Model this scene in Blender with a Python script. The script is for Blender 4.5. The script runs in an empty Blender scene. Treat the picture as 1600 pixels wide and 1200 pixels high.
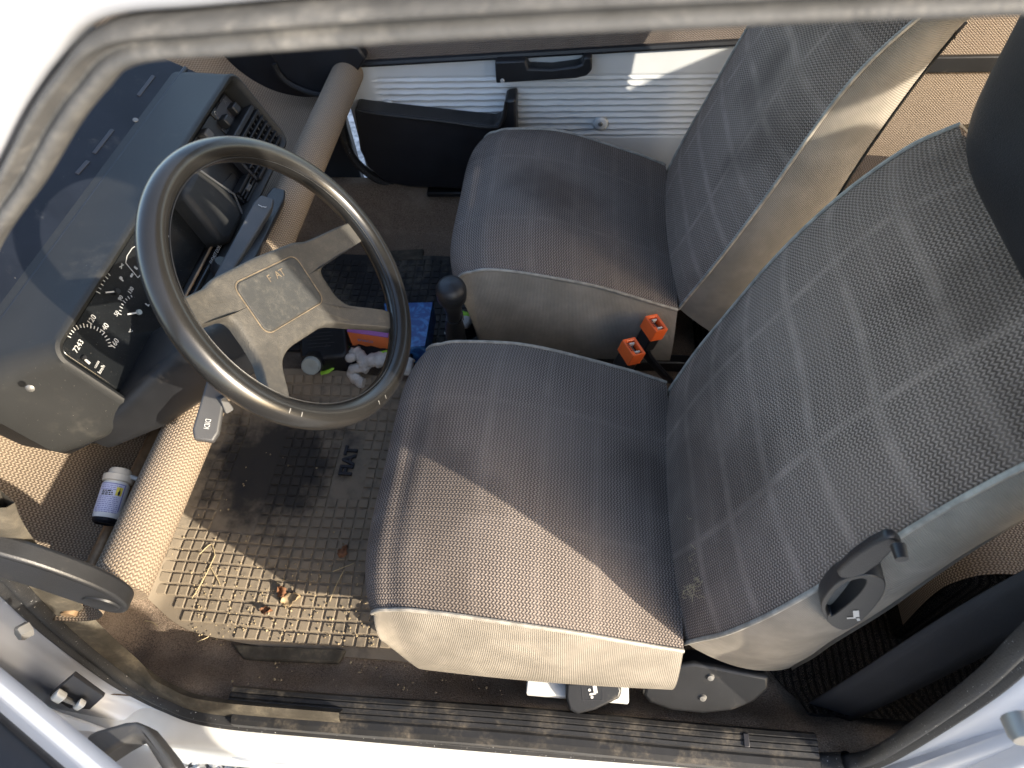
import bpy, bmesh, math, random
import numpy as np
from mathutils import Matrix, Vector
random.seed(7); rng = np.random.default_rng(7)
sc = bpy.context.scene
COL = sc.collection

# ------------------------------------------------------------------ camera
# world: X towards the car's rear, Y across to the passenger side, Z up from the car floor (metres)
CAMP = np.array([0.243, -0.832, 1.191]); FPX = 1050.0
_y = np.array([150., 1400., -FPX]); _y /= np.linalg.norm(_y)
_x = -np.array([-10500., 345., -FPX]); _x -= _y * (_x @ _y); _x /= np.linalg.norm(_x)
CM = np.array([_x, _y, np.cross(_x, _y)]).T
cam = bpy.data.cameras.new('camera'); camo = bpy.data.objects.new('camera', cam); COL.objects.link(camo)
cam.sensor_width = 36.0; cam.lens = FPX / 1600 * 36; cam.clip_start = 0.02; cam.clip_end = 400
mw = Matrix.Identity(4)
for r in range(3):
    for c in range(3): mw[r][c] = CM.T[r][c]
    mw[r][3] = CAMP[r]
camo.matrix_world = mw
cam.dof.use_dof = True; cam.dof.focus_distance = 0.98; cam.dof.aperture_fstop = 8.0
sc.camera = camo

# ------------------------------------------------------------------ light
SUN = Vector((2.2, -1.2, 1.0)).normalized()          # towards the sun
world = bpy.data.worlds.new('World'); sc.world = world; world.use_nodes = True
wn = world.node_tree; wn.nodes.clear()
sky = wn.nodes.new('ShaderNodeTexSky'); sky.sky_type = 'NISHITA'; sky.sun_disc = False; sky.dust_density = 2.2; sky.ozone_density = .7
sky.sun_elevation = math.asin(SUN.z); sky.sun_rotation = math.atan2(SUN.x, SUN.y)
bg = wn.nodes.new('ShaderNodeBackground'); bg.inputs['Strength'].default_value = 0.15
wo = wn.nodes.new('ShaderNodeOutputWorld')
wn.links.new(sky.outputs[0], bg.inputs[0]); wn.links.new(bg.outputs[0], wo.inputs[0])
sl = bpy.data.lights.new('sun', 'SUN'); sl.energy = 2.6; sl.angle = math.radians(0.55); sl.color = (1.0, 0.90, 0.745)
so = bpy.data.objects.new('sun', sl); COL.objects.link(so)
so.rotation_euler = SUN.to_track_quat('Z', 'Y').to_euler()
sc.view_settings.view_transform = 'Standard'; sc.view_settings.look = 'None'
sc.view_settings.exposure = 2.05; sc.view_settings.gamma = 1.0; sc.view_settings.use_curve_mapping = False
sc.render.engine = 'CYCLES'; sc.cycles.use_denoising = True
sc.cycles.max_bounces = 6; sc.cycles.diffuse_bounces = 4; sc.cycles.glossy_bounces = 3; sc.cycles.transmission_bounces = 2
sc.cycles.use_light_tree = False; sc.cycles.caustics_reflective = False; sc.cycles.caustics_refractive = False
sc.cycles.sample_clamp_indirect = 6.0

# ------------------------------------------------------------------ layout helpers
def ray(u, v):
    d = CM.T @ np.array([u - 800., 600. - v, -FPX]); return d / np.linalg.norm(d)
def at(u, v, ax, val):
    d = ray(u, v); t = (val - CAMP[ax]) / d[ax]; return CAMP + t * d
def onplane(u, v, o, n):
    d = ray(u, v); o = np.array(o, float); n = np.array(n, float); t = ((o - CAMP) @ n) / (d @ n); return CAMP + t * d
def unit(v): v = np.array(v, float); return v / np.linalg.norm(v)
def sstep(a, b, x):
    t = np.clip((np.asarray(x, float) - a) / (b - a), 0, 1); return t * t * (3 - 2 * t)
def smooth_path(pts, n=8, closed=False):
    """Catmull-Rom through pts"""
    P = np.array(pts, float); m = len(P); out = []
    segs = m if closed else m - 1
    for i in range(segs):
        if closed: p0, p1, p2, p3 = P[(i-1) % m], P[i], P[(i+1) % m], P[(i+2) % m]
        else: p0, p1, p2, p3 = P[max(i-1, 0)], P[i], P[i+1], P[min(i+2, m-1)]
        for k in range(n):
            t = k / n
            out.append(.5*((2*p1)+(-p0+p2)*t+(2*p0-5*p1+4*p2-p3)*t*t+(-p0+3*p1-3*p2+p3)*t**3))
    if not closed: out.append(P[-1])
    return np.array(out)
def tag(o, label, cat, group=None, kind=None):
    if label: o['label'] = label
    if cat: o['category'] = cat
    if group: o['group'] = group
    if kind: o['kind'] = kind
    return o
def empty(name, loc, label=None, cat=None, group=None):
    o = bpy.data.objects.new(name, None); COL.objects.link(o); o.location = [float(c) for c in loc]; o.empty_display_size = .05
    return tag(o, label, cat, group)
def wloc(o):
    v = Vector((0, 0, 0))
    while o is not None: v = v + o.location; o = o.parent
    return v
def link_mesh(name, me, mat, parent, origin):
    o = bpy.data.objects.new(name, me); COL.objects.link(o)
    if mat is not None:
        for mm in (mat if isinstance(mat, (list, tuple)) else [mat]): me.materials.append(mm)
    if parent is not None:
        o.parent = parent; o.location = Vector(origin) - wloc(parent)
    else: o.location = Vector(origin)
    return o
def mesh(name, V, F, mat, parent=None, smooth=True, uv=None, bevel=0, seg=2, sub=0, angle=40):
    V = np.array(V, float); o0 = np.array([V[:, 0].mean(), V[:, 1].mean(), V[:, 2].min()])
    me = bpy.data.meshes.new(name); me.from_pydata((V - o0).tolist(), [], [list(map(int, f)) for f in F]); me.update()
    if uv is not None:
        l = me.uv_layers.new(name='UVMap'); li = np.zeros(len(me.loops), int); me.loops.foreach_get('vertex_index', li)
        l.data.foreach_set('uv', np.array(uv, float)[li].ravel().astype(np.float32))
    if smooth:
        me.polygons.foreach_set('use_smooth', [True] * len(me.polygons))
        if angle: 
            try: me.set_sharp_from_angle(angle=math.radians(angle))
            except Exception: pass
    o = link_mesh(name, me, mat, parent, o0)
    if bevel:
        b = o.modifiers.new('bevel', 'BEVEL'); b.width = bevel; b.segments = seg; b.limit_method = 'ANGLE'; b.angle_limit = math.radians(35)
        b.harden_normals = False
    if sub:
        s = o.modifiers.new('sub', 'SUBSURF'); s.levels = sub; s.render_levels = sub
    return o
def fix_normals(o):
    bm = bmesh.new(); bm.from_mesh(o.data); bmesh.ops.recalc_face_normals(bm, faces=bm.faces); bm.to_mesh(o.data); bm.free(); return o
def grid_data(P, cu=False, cv=False, base=0):
    ni, nj = P.shape[:2]; F = []
    for i in range(ni if cu else ni - 1):
        for j in range(nj if cv else nj - 1):
            a, b = i, (i + 1) % ni; c, d = j, (j + 1) % nj
            F.append((base+a*nj+c, base+b*nj+c, base+b*nj+d, base+a*nj+d))
    return F
def grid(name, P, mat, parent=None, flip=False, cu=False, cv=False, uvoff=(0, 0), angle=50, **k):
    P = np.array(P, float); ni, nj = P.shape[:2]
    su = np.r_[0, np.cumsum(np.linalg.norm(np.diff(P, axis=1), axis=2).mean(0))]
    sv = np.r_[0, np.cumsum(np.linalg.norm(np.diff(P, axis=0), axis=2).mean(1))]
    uv = np.zeros((ni, nj, 2)); uv[..., 0] = (su - su[-1] / 2)[None] + uvoff[0]; uv[..., 1] = (sv)[:, None] + uvoff[1]
    F = grid_data(P, cu, cv)
    if flip: F = [f[::-1] for f in F]
    return mesh(name, P.reshape(-1, 3), F, mat, parent, uv=uv.reshape(-1, 2), angle=angle, **k)
def frames(pts, closed=False, up=(0, 0, 1)):
    P = np.array(pts, float); n = len(P)
    if closed: T = np.roll(P, -1, 0) - np.roll(P, 1, 0)
    else: T = np.gradient(P, axis=0)
    T /= np.linalg.norm(T, axis=1)[:, None]
    A = np.zeros_like(P); u = np.array(up, float)
    for i in range(n):
        a = u - T[i] * (u @ T[i])
        if np.linalg.norm(a) < 1e-4: a = np.array([1., 0, 0]) - T[i] * T[i][0]
        A[i] = a / np.linalg.norm(a); u = A[i] if i else A[i]
    return T, A, np.cross(T, A)
def tube(name, pts, r, mat, parent=None, n=10, closed=False, ry=None, up=(0, 0, 1), **k):
    P = np.array(pts, float); T, A, B = frames(P, closed, up)
    R = np.full(len(P), r) if np.isscalar(r) else np.array(r, float)
    RY = R if ry is None else (np.full(len(P), ry) if np.isscalar(ry) else np.array(ry, float))
    th = np.linspace(0, 2*np.pi, n, endpoint=False)
    G = P[:, None] + R[:, None, None]*np.cos(th)[None, :, None]*A[:, None] + RY[:, None, None]*np.sin(th)[None, :, None]*B[:, None]
    L = np.r_[0, np.cumsum(np.linalg.norm(np.diff(P, axis=0), axis=1))]
    uv = np.zeros((len(P), n, 2)); uv[..., 0] = (th * R.mean())[None]; uv[..., 1] = L[:, None]
    F = grid_data(G, closed, True); V = G.reshape(-1, 3)
    if not closed: F += [tuple(range(n))[::-1], tuple(range((len(P)-1)*n, len(P)*n))]
    return mesh(name, V, F, mat, parent, uv=uv.reshape(-1, 2), **k)
def prism(name, poly, o, ax, ay, an, d0, d1, mat, parent=None, bevel=.002, seg=2, **k):
    """polygon (2-D, in axes ax, ay at o) extruded along an from d0 to d1"""
    o, ax, ay, an = [np.array(q, float) for q in (o, ax, ay, an)]
    V = [o + p[0]*ax + p[1]*ay + an*d0 for p in poly] + [o + p[0]*ax + p[1]*ay + an*d1 for p in poly]
    n = len(poly); F = [tuple(range(n))[::-1], tuple(range(n, 2*n))] + [(i, (i+1) % n, n+(i+1) % n, n+i) for i in range(n)]
    return fix_normals(mesh(name, V, F, mat, parent, bevel=bevel, seg=seg, **k))
def prism3(name, pts, n, th, mat, parent=None, bevel=.002, **k):
    """3-D polygon given by points, thickened along n"""
    P = np.array(pts, float); n = unit(n); m = len(P); V = list(P) + list(P + n*th)
    F = [tuple(range(m))[::-1], tuple(range(m, 2*m))] + [(i, (i+1) % m, m+(i+1) % m, m+i) for i in range(m)]
    return fix_normals(mesh(name, V, F, mat, parent, bevel=bevel, **k))
def box(name, c, size, mat, parent=None, ax=(1, 0, 0), ay=(0, 1, 0), az=(0, 0, 1), bevel=.002, seg=2, taper=(1, 1), **k):
    c, ax, ay, az = [np.array(q, float) for q in (c, ax, ay, az)]; sx, sy, sz = [s / 2 for s in size]
    V = []
    for kz in (-1, 1):
        tx, ty = (1, 1) if kz < 0 else taper
        for kx, ky in ((-1, -1), (1, -1), (1, 1), (-1, 1)): V.append(c + ax*sx*kx*tx + ay*sy*ky*ty + az*sz*kz)
    F = [(3, 2, 1, 0), (4, 5, 6, 7), (0, 1, 5, 4), (1, 2, 6, 5), (2, 3, 7, 6), (3, 0, 4, 7)]
    return fix_normals(mesh(name, V, F, mat, parent, bevel=bevel, seg=seg, **k))
def lathe(name, prof, o, axis, mat, parent=None, n=24, ref=(0, 0, 1), **k):
    o = np.array(o, float); a = unit(axis); r0 = np.array(ref, float)
    if abs(r0 @ a) > .95: r0 = np.array([1., 0, 0])
    e1 = unit(r0 - a*(r0 @ a)); e2 = np.cross(a, e1); th = np.linspace(0, 2*np.pi, n, endpoint=False)
    G = np.array([[o + a*h + r*(np.cos(t)*e1 + np.sin(t)*e2) for t in th] for r, h in prof])
    L = np.r_[0, np.cumsum(np.hypot(np.diff([p[0] for p in prof]), np.diff([p[1] for p in prof])))]
    uv = np.zeros((len(prof), n, 2)); uv[..., 0] = th[None]/(2*np.pi); uv[..., 1] = L[:, None]
    F = grid_data(G, False, True) + [tuple(range(n))[::-1], tuple(range((len(prof)-1)*n, len(prof)*n))]
    return fix_normals(mesh(name, G.reshape(-1, 3), F, mat, parent, uv=uv.reshape(-1, 2), **k))
def rrect(w, h, r, n=5, cx=0, cy=0):
    pts = []
    for (sx, sy, a0) in ((1, 1, 0), (-1, 1, 90), (-1, -1, 180), (1, -1, 270)):
        for i in range(n + 1):
            a = math.radians(a0 + 90*i/n); pts.append((cx + sx*(w/2-r) + r*math.cos(a), cy + sy*(h/2-r) + r*math.sin(a)))
    return pts
def text(name, s, size, o, ax, ay, mat, parent=None, ext=.0003, lift=.0006, align='CENTER', bold=0.0, sx=1.0):
    cu = bpy.data.curves.new(name, 'FONT'); cu.body = s; cu.size = size; cu.align_x = align; cu.align_y = 'CENTER'
    cu.extrude = ext; cu.offset = bold; cu.resolution_u = 3
    to = bpy.data.objects.new('tmp', cu); COL.objects.link(to)
    me = bpy.data.meshes.new_from_object(to); bpy.data.objects.remove(to); bpy.data.curves.remove(cu)
    V = np.array([v.co for v in me.vertices]).reshape(-1, 3); F = [tuple(p.vertices) for p in me.polygons]; bpy.data.meshes.remove(me)
    ax, ay = unit(ax), unit(ay); an = np.cross(ax, ay); o = np.array(o, float) + an*lift
    W = o + V[:, :1]*ax*sx + V[:, 1:2]*ay + V[:, 2:]*an
    return mesh(name, W, F, mat, parent, smooth=False)

# ------------------------------------------------------------------ materials
def new_mat(name):
    m = bpy.data.materials.new(name); m.use_nodes = True; nt = m.node_tree; nt.nodes.clear()
    out = nt.nodes.new('ShaderNodeOutputMaterial'); b = nt.nodes.new('ShaderNodeBsdfPrincipled'); nt.links.new(b.outputs[0], out.inputs[0])
    return m, nt, b
def setin(nt, sock, v):
    if hasattr(v, 'is_output') or isinstance(v, bpy.types.NodeSocket): nt.links.new(v, sock)
    elif isinstance(v, (tuple, list)) and len(v) == 3 and sock.type == 'RGBA': sock.default_value = (*v, 1)
    else: sock.default_value = v
def mth(nt, op, a, b=None, c=None, clamp=False):
    n = nt.nodes.new('ShaderNodeMath'); n.operation = op; n.use_clamp = clamp
    for i, v in enumerate((a, b, c)):
        if v is not None: setin(nt, n.inputs[i], v)
    return n.outputs[0]
def mixc(nt, f, a, b, mode='MIX'):
    n = nt.nodes.new('ShaderNodeMix'); n.data_type = 'RGBA'; n.blend_type = mode
    setin(nt, n.inputs[0], f); setin(nt, n.inputs[6], a); setin(nt, n.inputs[7], b); return n.outputs[2]
def ramp(nt, v, a, b, lo=0., hi=1.):
    n = nt.nodes.new('ShaderNodeMapRange'); n.interpolation_type = 'SMOOTHSTEP'; n.clamp = True
    setin(nt, n.inputs[0], v); n.inputs[1].default_value = a; n.inputs[2].default_value = b; n.inputs[3].default_value = lo; n.inputs[4].default_value = hi
    return n.outputs[0]
def noise(nt, scale, detail=4, rough=.6, co=None, dist=0.):
    n = nt.nodes.new('ShaderNodeTexNoise'); n.inputs['Scale'].default_value = scale; n.inputs['Detail'].default_value = detail
    n.inputs['Roughness'].default_value = rough; n.inputs['Distortion'].default_value = dist
    if co is None: co = nt.nodes.new('ShaderNodeNewGeometry').outputs['Position']
    nt.links.new(co, n.inputs['Vector']); return n.outputs[0]
def bumpn(nt, h, dist, strength=1.0, normal=None):
    n = nt.nodes.new('ShaderNodeBump'); n.inputs['Strength'].default_value = strength; n.inputs['Distance'].default_value = dist
    nt.links.new(h, n.inputs['Height'])
    if normal is not None: nt.links.new(normal, n.inputs['Normal'])
    return n.outputs[0]
def plain(name, col, rough=.5, spec=.5, metal=0., var=.12, vscale=12, grain=None, dust=None, specks=None, coat=0., roughvar=.1):
    """col with soft blotches; grain=(scale, distance) fine relief; dust=(colour, low, high, scale)"""
    m, nt, b = new_mat(name)
    nz = noise(nt, vscale, 3, .65)
    c = mixc(nt, ramp(nt, nz, .3, .7), tuple(x*(1-var) for x in col), tuple(min(1, x*(1+var)) for x in col))
    r = mth(nt, 'ADD', rough - roughvar/2, mth(nt, 'MULTIPLY', nz, roughvar))
    if dust:
        dc, lo, hi, s = dust; f = ramp(nt, mth(nt, 'ADD', mth(nt, 'MULTIPLY', noise(nt, s, 3, .7), .7), mth(nt, 'MULTIPLY', noise(nt, s*9, 2, .7), .3)), lo, hi)
        c = mixc(nt, f, c, dc); r = mth(nt, 'ADD', r, mth(nt, 'MULTIPLY', f, .25), clamp=True)
    if specks:
        scol, ss, th = specks; f = ramp(nt, noise(nt, ss, 2, .5), th, th+.03); c = mixc(nt, f, c, scol)
    setin(nt, b.inputs['Base Color'], c); setin(nt, b.inputs['Roughness'], r)
    b.inputs['Specular IOR Level'].default_value = spec; b.inputs['Metallic'].default_value = metal; b.inputs['Coat Weight'].default_value = coat
    if grain: nt.links.new(bumpn(nt, noise(nt, grain[0], 1, .6), grain[1]), b.inputs['Normal'])
    return m
def woven(name, hi, lo, pu=.0068, pv=.0052, lines=0, wear=.18, relief=.0011, soil=None):
    """zigzag two-tone upholstery weave, UV in metres"""
    m, nt, b = new_mat(name)
    uvn = nt.nodes.new('ShaderNodeUVMap'); uvn.uv_map = 'UVMap'
    wob = noise(nt, 55, 1, .5)
    sp = nt.nodes.new('ShaderNodeSeparateXYZ'); nt.links.new(uvn.outputs[0], sp.inputs[0])
    U, V = sp.outputs[0], sp.outputs[1]
    jit = mth(nt, 'MULTIPLY', mth(nt, 'SUBTRACT', wob, .5), .0022)
    u = mth(nt, 'DIVIDE', mth(nt, 'ADD', U, 50), pu); v = mth(nt, 'DIVIDE', mth(nt, 'ADD', mth(nt, 'ADD', V, jit), 50), pv)
    tri = mth(nt, 'MULTIPLY', mth(nt, 'PINGPONG', u, .5), 2)
    row = mth(nt, 'ADD', v, mth(nt, 'MULTIPLY', tri, .62))
    band = mth(nt, 'MULTIPLY', mth(nt, 'PINGPONG', row, .5), 2)
    h = ramp(nt, band, .12, .72)
    brk = mth(nt, 'ADD', .62, mth(nt, 'MULTIPLY', mth(nt, 'SMOOTH_MAX', mth(nt, 'SINE', mth(nt, 'MULTIPLY', u, 4*math.pi)), -.6, .3), .38))
    h = mth(nt, 'MULTIPLY', h, brk, clamp=True)
    fine = noise(nt, 900, 1, .6)
    h2 = mth(nt, 'MULTIPLY', h, mth(nt, 'ADD', .7, mth(nt, 'MULTIPLY', fine, .6)), clamp=True)
    big = noise(nt, 7, 3, .6)
    c = mixc(nt, h2, lo, hi)
    c = mixc(nt, ramp(nt, big, .3, .72, 0, wear*2), c, mixc(nt, .5, lo, hi))
    if lines:
        au = mth(nt, 'ABSOLUTE', mth(nt, 'SUBTRACT', mth(nt, 'ABSOLUTE', U), .098))
        l1 = ramp(nt, au, .0005, .008, 1, 0)
        vv = mth(nt, 'MULTIPLY', mth(nt, 'PINGPONG', mth(nt, 'ADD', V, 5.0), .042), 1.0)
        l2 = ramp(nt, vv, .001, .0115, 1, 0); l3 = ramp(nt, mth(nt, 'SUBTRACT', .042, vv), .001, .004, .35, 0)
        L = mth(nt, 'MAXIMUM', mth(nt, 'MAXIMUM', l1, l2), l3)
        L = mth(nt, 'MULTIPLY', L, ramp(nt, noise(nt, 16, 2, .7), .3, .7, lines*.25, lines))
        c = mixc(nt, L, c, tuple(min(1, x*1.0) for x in hi))
        dk = ramp(nt, noise(nt, 4.2, 3, .55), .48, .68, 0, .42)
        c = mixc(nt, dk, c, tuple(x*.5 for x in lo))
    if soil: c = mixc(nt, ramp(nt, noise(nt, soil[1], 5, .65), soil[2], soil[2]+.2, 0, soil[3]), c, soil[0])
    setin(nt, b.inputs['Base Color'], c); b.inputs['Roughness'].default_value = .95; b.inputs['Specular IOR Level'].default_value = .08
    b.inputs['Sheen Weight'].default_value = .0
    nt.links.new(bumpn(nt, h2, relief), b.inputs['Normal'])
    return m
def cloth(name, col, scale=.0013):
    """fine ribbed side cloth"""
    m, nt, b = new_mat(name)
    uvn = nt.nodes.new('ShaderNodeUVMap'); uvn.uv_map = 'UVMap'
    sp = nt.nodes.new('ShaderNodeSeparateXYZ'); nt.links.new(uvn.outputs[0], sp.inputs[0])
    w = mth(nt, 'MULTIPLY', mth(nt, 'PINGPONG', mth(nt, 'DIVIDE', mth(nt, 'ADD', sp.outputs[1], 9), scale*2), .5), 2)
    w2 = mth(nt, 'MULTIPLY', mth(nt, 'PINGPONG', mth(nt, 'DIVIDE', mth(nt, 'ADD', sp.outputs[0], 9), scale*1.6), .5), 2)
    h = mth(nt, 'ADD', w, mth(nt, 'MULTIPLY', w2, .5))
    nz = noise(nt, 14, 3, .65); c = mixc(nt, ramp(nt, nz, .3, .75), tuple(x*.78 for x in col), tuple(min(1, x*1.12) for x in col))
    c = mixc(nt, mth(nt, 'MULTIPLY', h, .22), c, tuple(x*.45 for x in col))
    setin(nt, b.inputs['Base Color'], c); b.inputs['Roughness'].default_value = .9; b.inputs['Specular IOR Level'].default_value = .2
    nt.links.new(bumpn(nt, mth(nt, 'ADD', h, mth(nt, 'MULTIPLY', noise(nt, 120, 1), .8)), .0004), b.inputs['Normal'])
    return m
def carpet(name, col, dirt, rib=None):
    m, nt, b = new_mat(name)
    n1 = noise(nt, 420, 2, .7); n2 = noise(nt, 9, 3, .65); n3 = noise(nt, 1500, 0, .6)
    c = mixc(nt, ramp(nt, n1, .3, .7), tuple(x*.45 for x in col), tuple(x*1.35 for x in col))
    c = mixc(nt, ramp(nt, n2, .42, .75, 0, .75), c, dirt)
    c = mixc(nt, ramp(nt, n3, .66, .7, 0, .8), c, (.32, .27, .2))
    h = n1
    if rib:
        pos = nt.nodes.new('ShaderNodeNewGeometry').outputs['Position']; sp = nt.nodes.new('ShaderNodeSeparateXYZ'); nt.links.new(pos, sp.inputs[0])
        w = mth(nt, 'MULTIPLY', mth(nt, 'PINGPONG', mth(nt, 'DIVIDE', mth(nt, 'ADD', sp.outputs[rib[1]], 9), rib[0]), .5), 2)
        c = mixc(nt, ramp(nt, w, .2, .5, .7, 0), c, tuple(x*.3 for x in col)); h = mth(nt, 'ADD', n1, mth(nt, 'MULTIPLY', w, 1.2))
    setin(nt, b.inputs['Base Color'], c); b.inputs['Roughness'].default_value = .95; b.inputs['Specular IOR Level'].default_value = .1
    nt.links.new(bumpn(nt, h, .0025), b.inputs['Normal'])
    return m
DUST = (.30, .26, .20)
M_weave = woven('tray_weave', (.42, .335, .245), (.11, .083, .061))
M_seat = woven('seat_weave', (.365, .310, .270), (.064, .053, .048), pu=.0066, pv=.0049, lines=.16, relief=.0015)
M_seatb = woven('backrest_weave', (.45, .348, .280), (.074, .056, .045), pu=.0064, pv=.0047, lines=.38, relief=.0013)
M_trim = woven('trim_weave', (.40, .325, .255), (.085, .066, .052), pu=.0064, pv=.0050)
M_side = cloth('side_cloth', (.27, .243, .205))
M_pipe = plain('piping_vinyl', (.27, .25, .215), .5, .4, var=.25, vscale=60)
M_black = plain('black_plastic', (.012, .0125, .014), .42, .45, var=.2, grain=(900, .00015), dust=((.16, .14, .11), .58, .95, 14))
M_dash = plain('dash_plastic', (.020, .0205, .0205), .55, .25, var=.12, vscale=8, grain=(1300, .00018), dust=((.12, .112, .095), .55, 1.0, 7), specks=((.3, .28, .25), 700, .75))
M_grey = plain('grey_plastic', (.055, .055, .056), .48, .4, var=.12, grain=(1200, .00015), dust=((.2, .18, .15), .6, 1.0, 20))
M_hub = plain('hub_plastic', (.055, .052, .047), .62, .35, var=.08, vscale=6, grain=(620, .0007), dust=((.13, .118, .098), .40, 1.0, 90))
M_pad = plain('pad_plastic', (.038, .039, .039), .6, .35, var=.08, vscale=8, grain=(1100, .0003), dust=((.15, .14, .118), .45, 1.0, 80))
M_rim = plain('rim_plastic', (.012, .0115, .011), .25, .55, var=.15, vscale=12, dust=((.06, .05, .04), .6, 1.0, 6), roughvar=.08)
M_strip = plain('dusty_strip', (.016, .016, .017), .5, .4, var=.2, grain=(900, .00015), dust=((.13, .11, .085), .46, .85, 22))
M_navy = plain('scuttle_paint', (.008, .010, .015), .5, .2, var=.2, dust=((.12, .12, .12), .58, .95, 10), specks=((.4, .38, .35), 500, .76))
M_gauge = plain('gauge_face', (.008, .009, .010), .22, .5, var=.2, dust=((.12, .11, .09), .58, 1.0, 24), specks=((.3, .29, .26), 900, .73))
M_white = plain('white_paint', (.42, .44, .49), .32, .5, var=.04, vscale=6, dust=((.45, .42, .36), .62, .95, 9), coat=.25)
M_door = plain('door_white_paint', (.56, .58, .59), .38, .5, var=.04, vscale=5, dust=((.5, .47, .42), .66, .95, 8), coat=.15)
M_sill = plain('sill_white_paint', (.68, .68, .66), .4, .5, var=.08, vscale=8, dust=((.25, .22, .18), .55, .85, 16), specks=((.2, .17, .13), 260, .74))
M_seal = plain('seal_rubber', (.070, .070, .071), .6, .4, var=.18, vscale=30, grain=(400, .0003), dust=((.24, .23, .215), .46, .90, 20))
M_sealb = plain('black_seal_rubber', (.022, .022, .023), .55, .4, var=.25, grain=(500, .0006), dust=((.2, .17, .12), .58, .9, 18), specks=((.75, .75, .75), 420, .72))
M_mat = plain('mat_rubber', (.030, .030, .030), .62, .4, var=.3, vscale=10, grain=(600, .0004), dust=((.245, .200, .145), .22, .52, 5.5))
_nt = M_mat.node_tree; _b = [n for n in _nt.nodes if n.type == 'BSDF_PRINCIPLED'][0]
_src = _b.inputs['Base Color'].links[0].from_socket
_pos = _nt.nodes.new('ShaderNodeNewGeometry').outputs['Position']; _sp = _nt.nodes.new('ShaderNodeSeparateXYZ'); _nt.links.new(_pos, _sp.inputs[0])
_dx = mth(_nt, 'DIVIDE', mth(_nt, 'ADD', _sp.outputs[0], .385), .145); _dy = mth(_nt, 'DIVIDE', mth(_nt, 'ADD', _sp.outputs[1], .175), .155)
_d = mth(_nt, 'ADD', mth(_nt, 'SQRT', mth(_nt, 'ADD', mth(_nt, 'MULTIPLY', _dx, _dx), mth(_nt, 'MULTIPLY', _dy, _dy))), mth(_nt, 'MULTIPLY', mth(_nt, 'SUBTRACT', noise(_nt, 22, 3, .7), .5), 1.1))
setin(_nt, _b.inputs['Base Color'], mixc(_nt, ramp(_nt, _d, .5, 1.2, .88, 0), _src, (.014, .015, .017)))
M_matp = plain('passenger_mat_rubber', (.022, .023, .025), .6, .4, var=.3, vscale=10, grain=(600, .0004), dust=((.2, .18, .14), .46, .8, 6))
M_carpet = carpet('brown_carpet', (.20, .150, .112), (.27, .215, .165))
M_rearcar = carpet('rear_carpet', (.012, .012, .014), (.022, .02, .02), rib=(.012, 0))
M_vinyl = plain('black_vinyl', (.010, .011, .014), .42, .5, var=.2, grain=(800, .0004))
M_print = plain('white_print', (.42, .42, .41), .5, var=.05)
M_metal = plain('dull_metal', (.20, .195, .185), .5, .5, metal=.6, var=.2)
M_brass = plain('oxidised_tube', (.28, .185, .105), .5, .5, metal=.35, var=.3, vscale=40)
M_orange = plain('buckle_orange', (.75, .115, .022), .42, .5, var=.12)
M_belt = plain('belt_webbing', (.030, .030, .033), .8, .2, var=.1, grain=(700, .0005))
M_canw = plain('can_white', (.72, .74, .75), .35, .5, var=.06)
M_capw = plain('can_cap_cream', (.62, .57, .48), .5, .4, var=.1, dust=((.4, .33, .25), .6, .9, 40))
M_label = plain('can_label', (.62, .64, .80), .45, var=.04)
M_ink = plain('blue_ink', (.24, .25, .48), .5, var=.05)
M_inkb = plain('black_ink', (.02, .02, .025), .5, var=.05)
M_yellow = plain('hazard_yellow', (.78, .66, .10), .5, var=.05)
M_boxo = plain('carton_orange', (.78, .20, .06), .5, var=.1)
M_boxp = plain('carton_purple', (.34, .12, .34), .5, var=.1)
M_glove = plain('glove_leather', (.52, .50, .47), .75, .3, var=.18, vscale=50, grain=(300, .0012), dust=((.30, .26, .2), .55, .8, 40))
M_glovek = plain('glove_black_knit', (.012, .012, .016), .85, .2, var=.2, grain=(600, .001))
M_lime = plain('lime_trim', (.30, .62, .05), .6, var=.15)
M_cap = plain('bottle_cap_grey', (.28, .32, .32), .5, var=.1, grain=(300, .0003))
M_gold = plain('worn_gold_line', (.15, .118, .08), .55, var=.3, vscale=80)
M_inner = plain('interior_lining', (.42, .40, .37), .8, .2, var=.05)
M_leaf = plain('dry_leaf', (.42, .31, .18), .75, .2, var=.3, vscale=80)
M_leaf2 = plain('brown_leaf', (.20, .095, .05), .75, .2, var=.3, vscale=80)
M_straw = plain('straw', (.46, .37, .22), .7, .2, var=.2)
M_crumb = plain('dirt_crumb', (.34, .27, .17), .9, .1, var=.4, vscale=200)
M_blue, _nt, _b = new_mat('carton_blue')
_n1 = noise(_nt, 26, 5, .6, dist=2.5); _c = mixc(_nt, ramp(_nt, _n1, .42, .62), (.02, .075, .26), (.06, .22, .52)); _c = mixc(_nt, ramp(_nt, _n1, .66, .74), _c, (.45, .6, .8))
setin(_nt, _b.inputs['Base Color'], _c); _b.inputs['Roughness'].default_value = .3
M_stone, _nt, _b = new_mat('gravel_stone')
_oi = _nt.nodes.new('ShaderNodeNewGeometry'); _v = _nt.nodes.new('ShaderNodeTexVoronoi'); _v.inputs['Scale'].default_value = 70; _nt.links.new(_oi.outputs['Position'], _v.inputs['Vector'])
_bw = _nt.nodes.new('ShaderNodeSeparateXYZ'); _nt.links.new(_v.outputs['Color'], _bw.inputs[0])
setin(_nt, _b.inputs['Base Color'], mixc(_nt, _bw.outputs[0], (.14, .15, .16), (.42, .43, .44))); _b.inputs['Roughness'].default_value = .9

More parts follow.
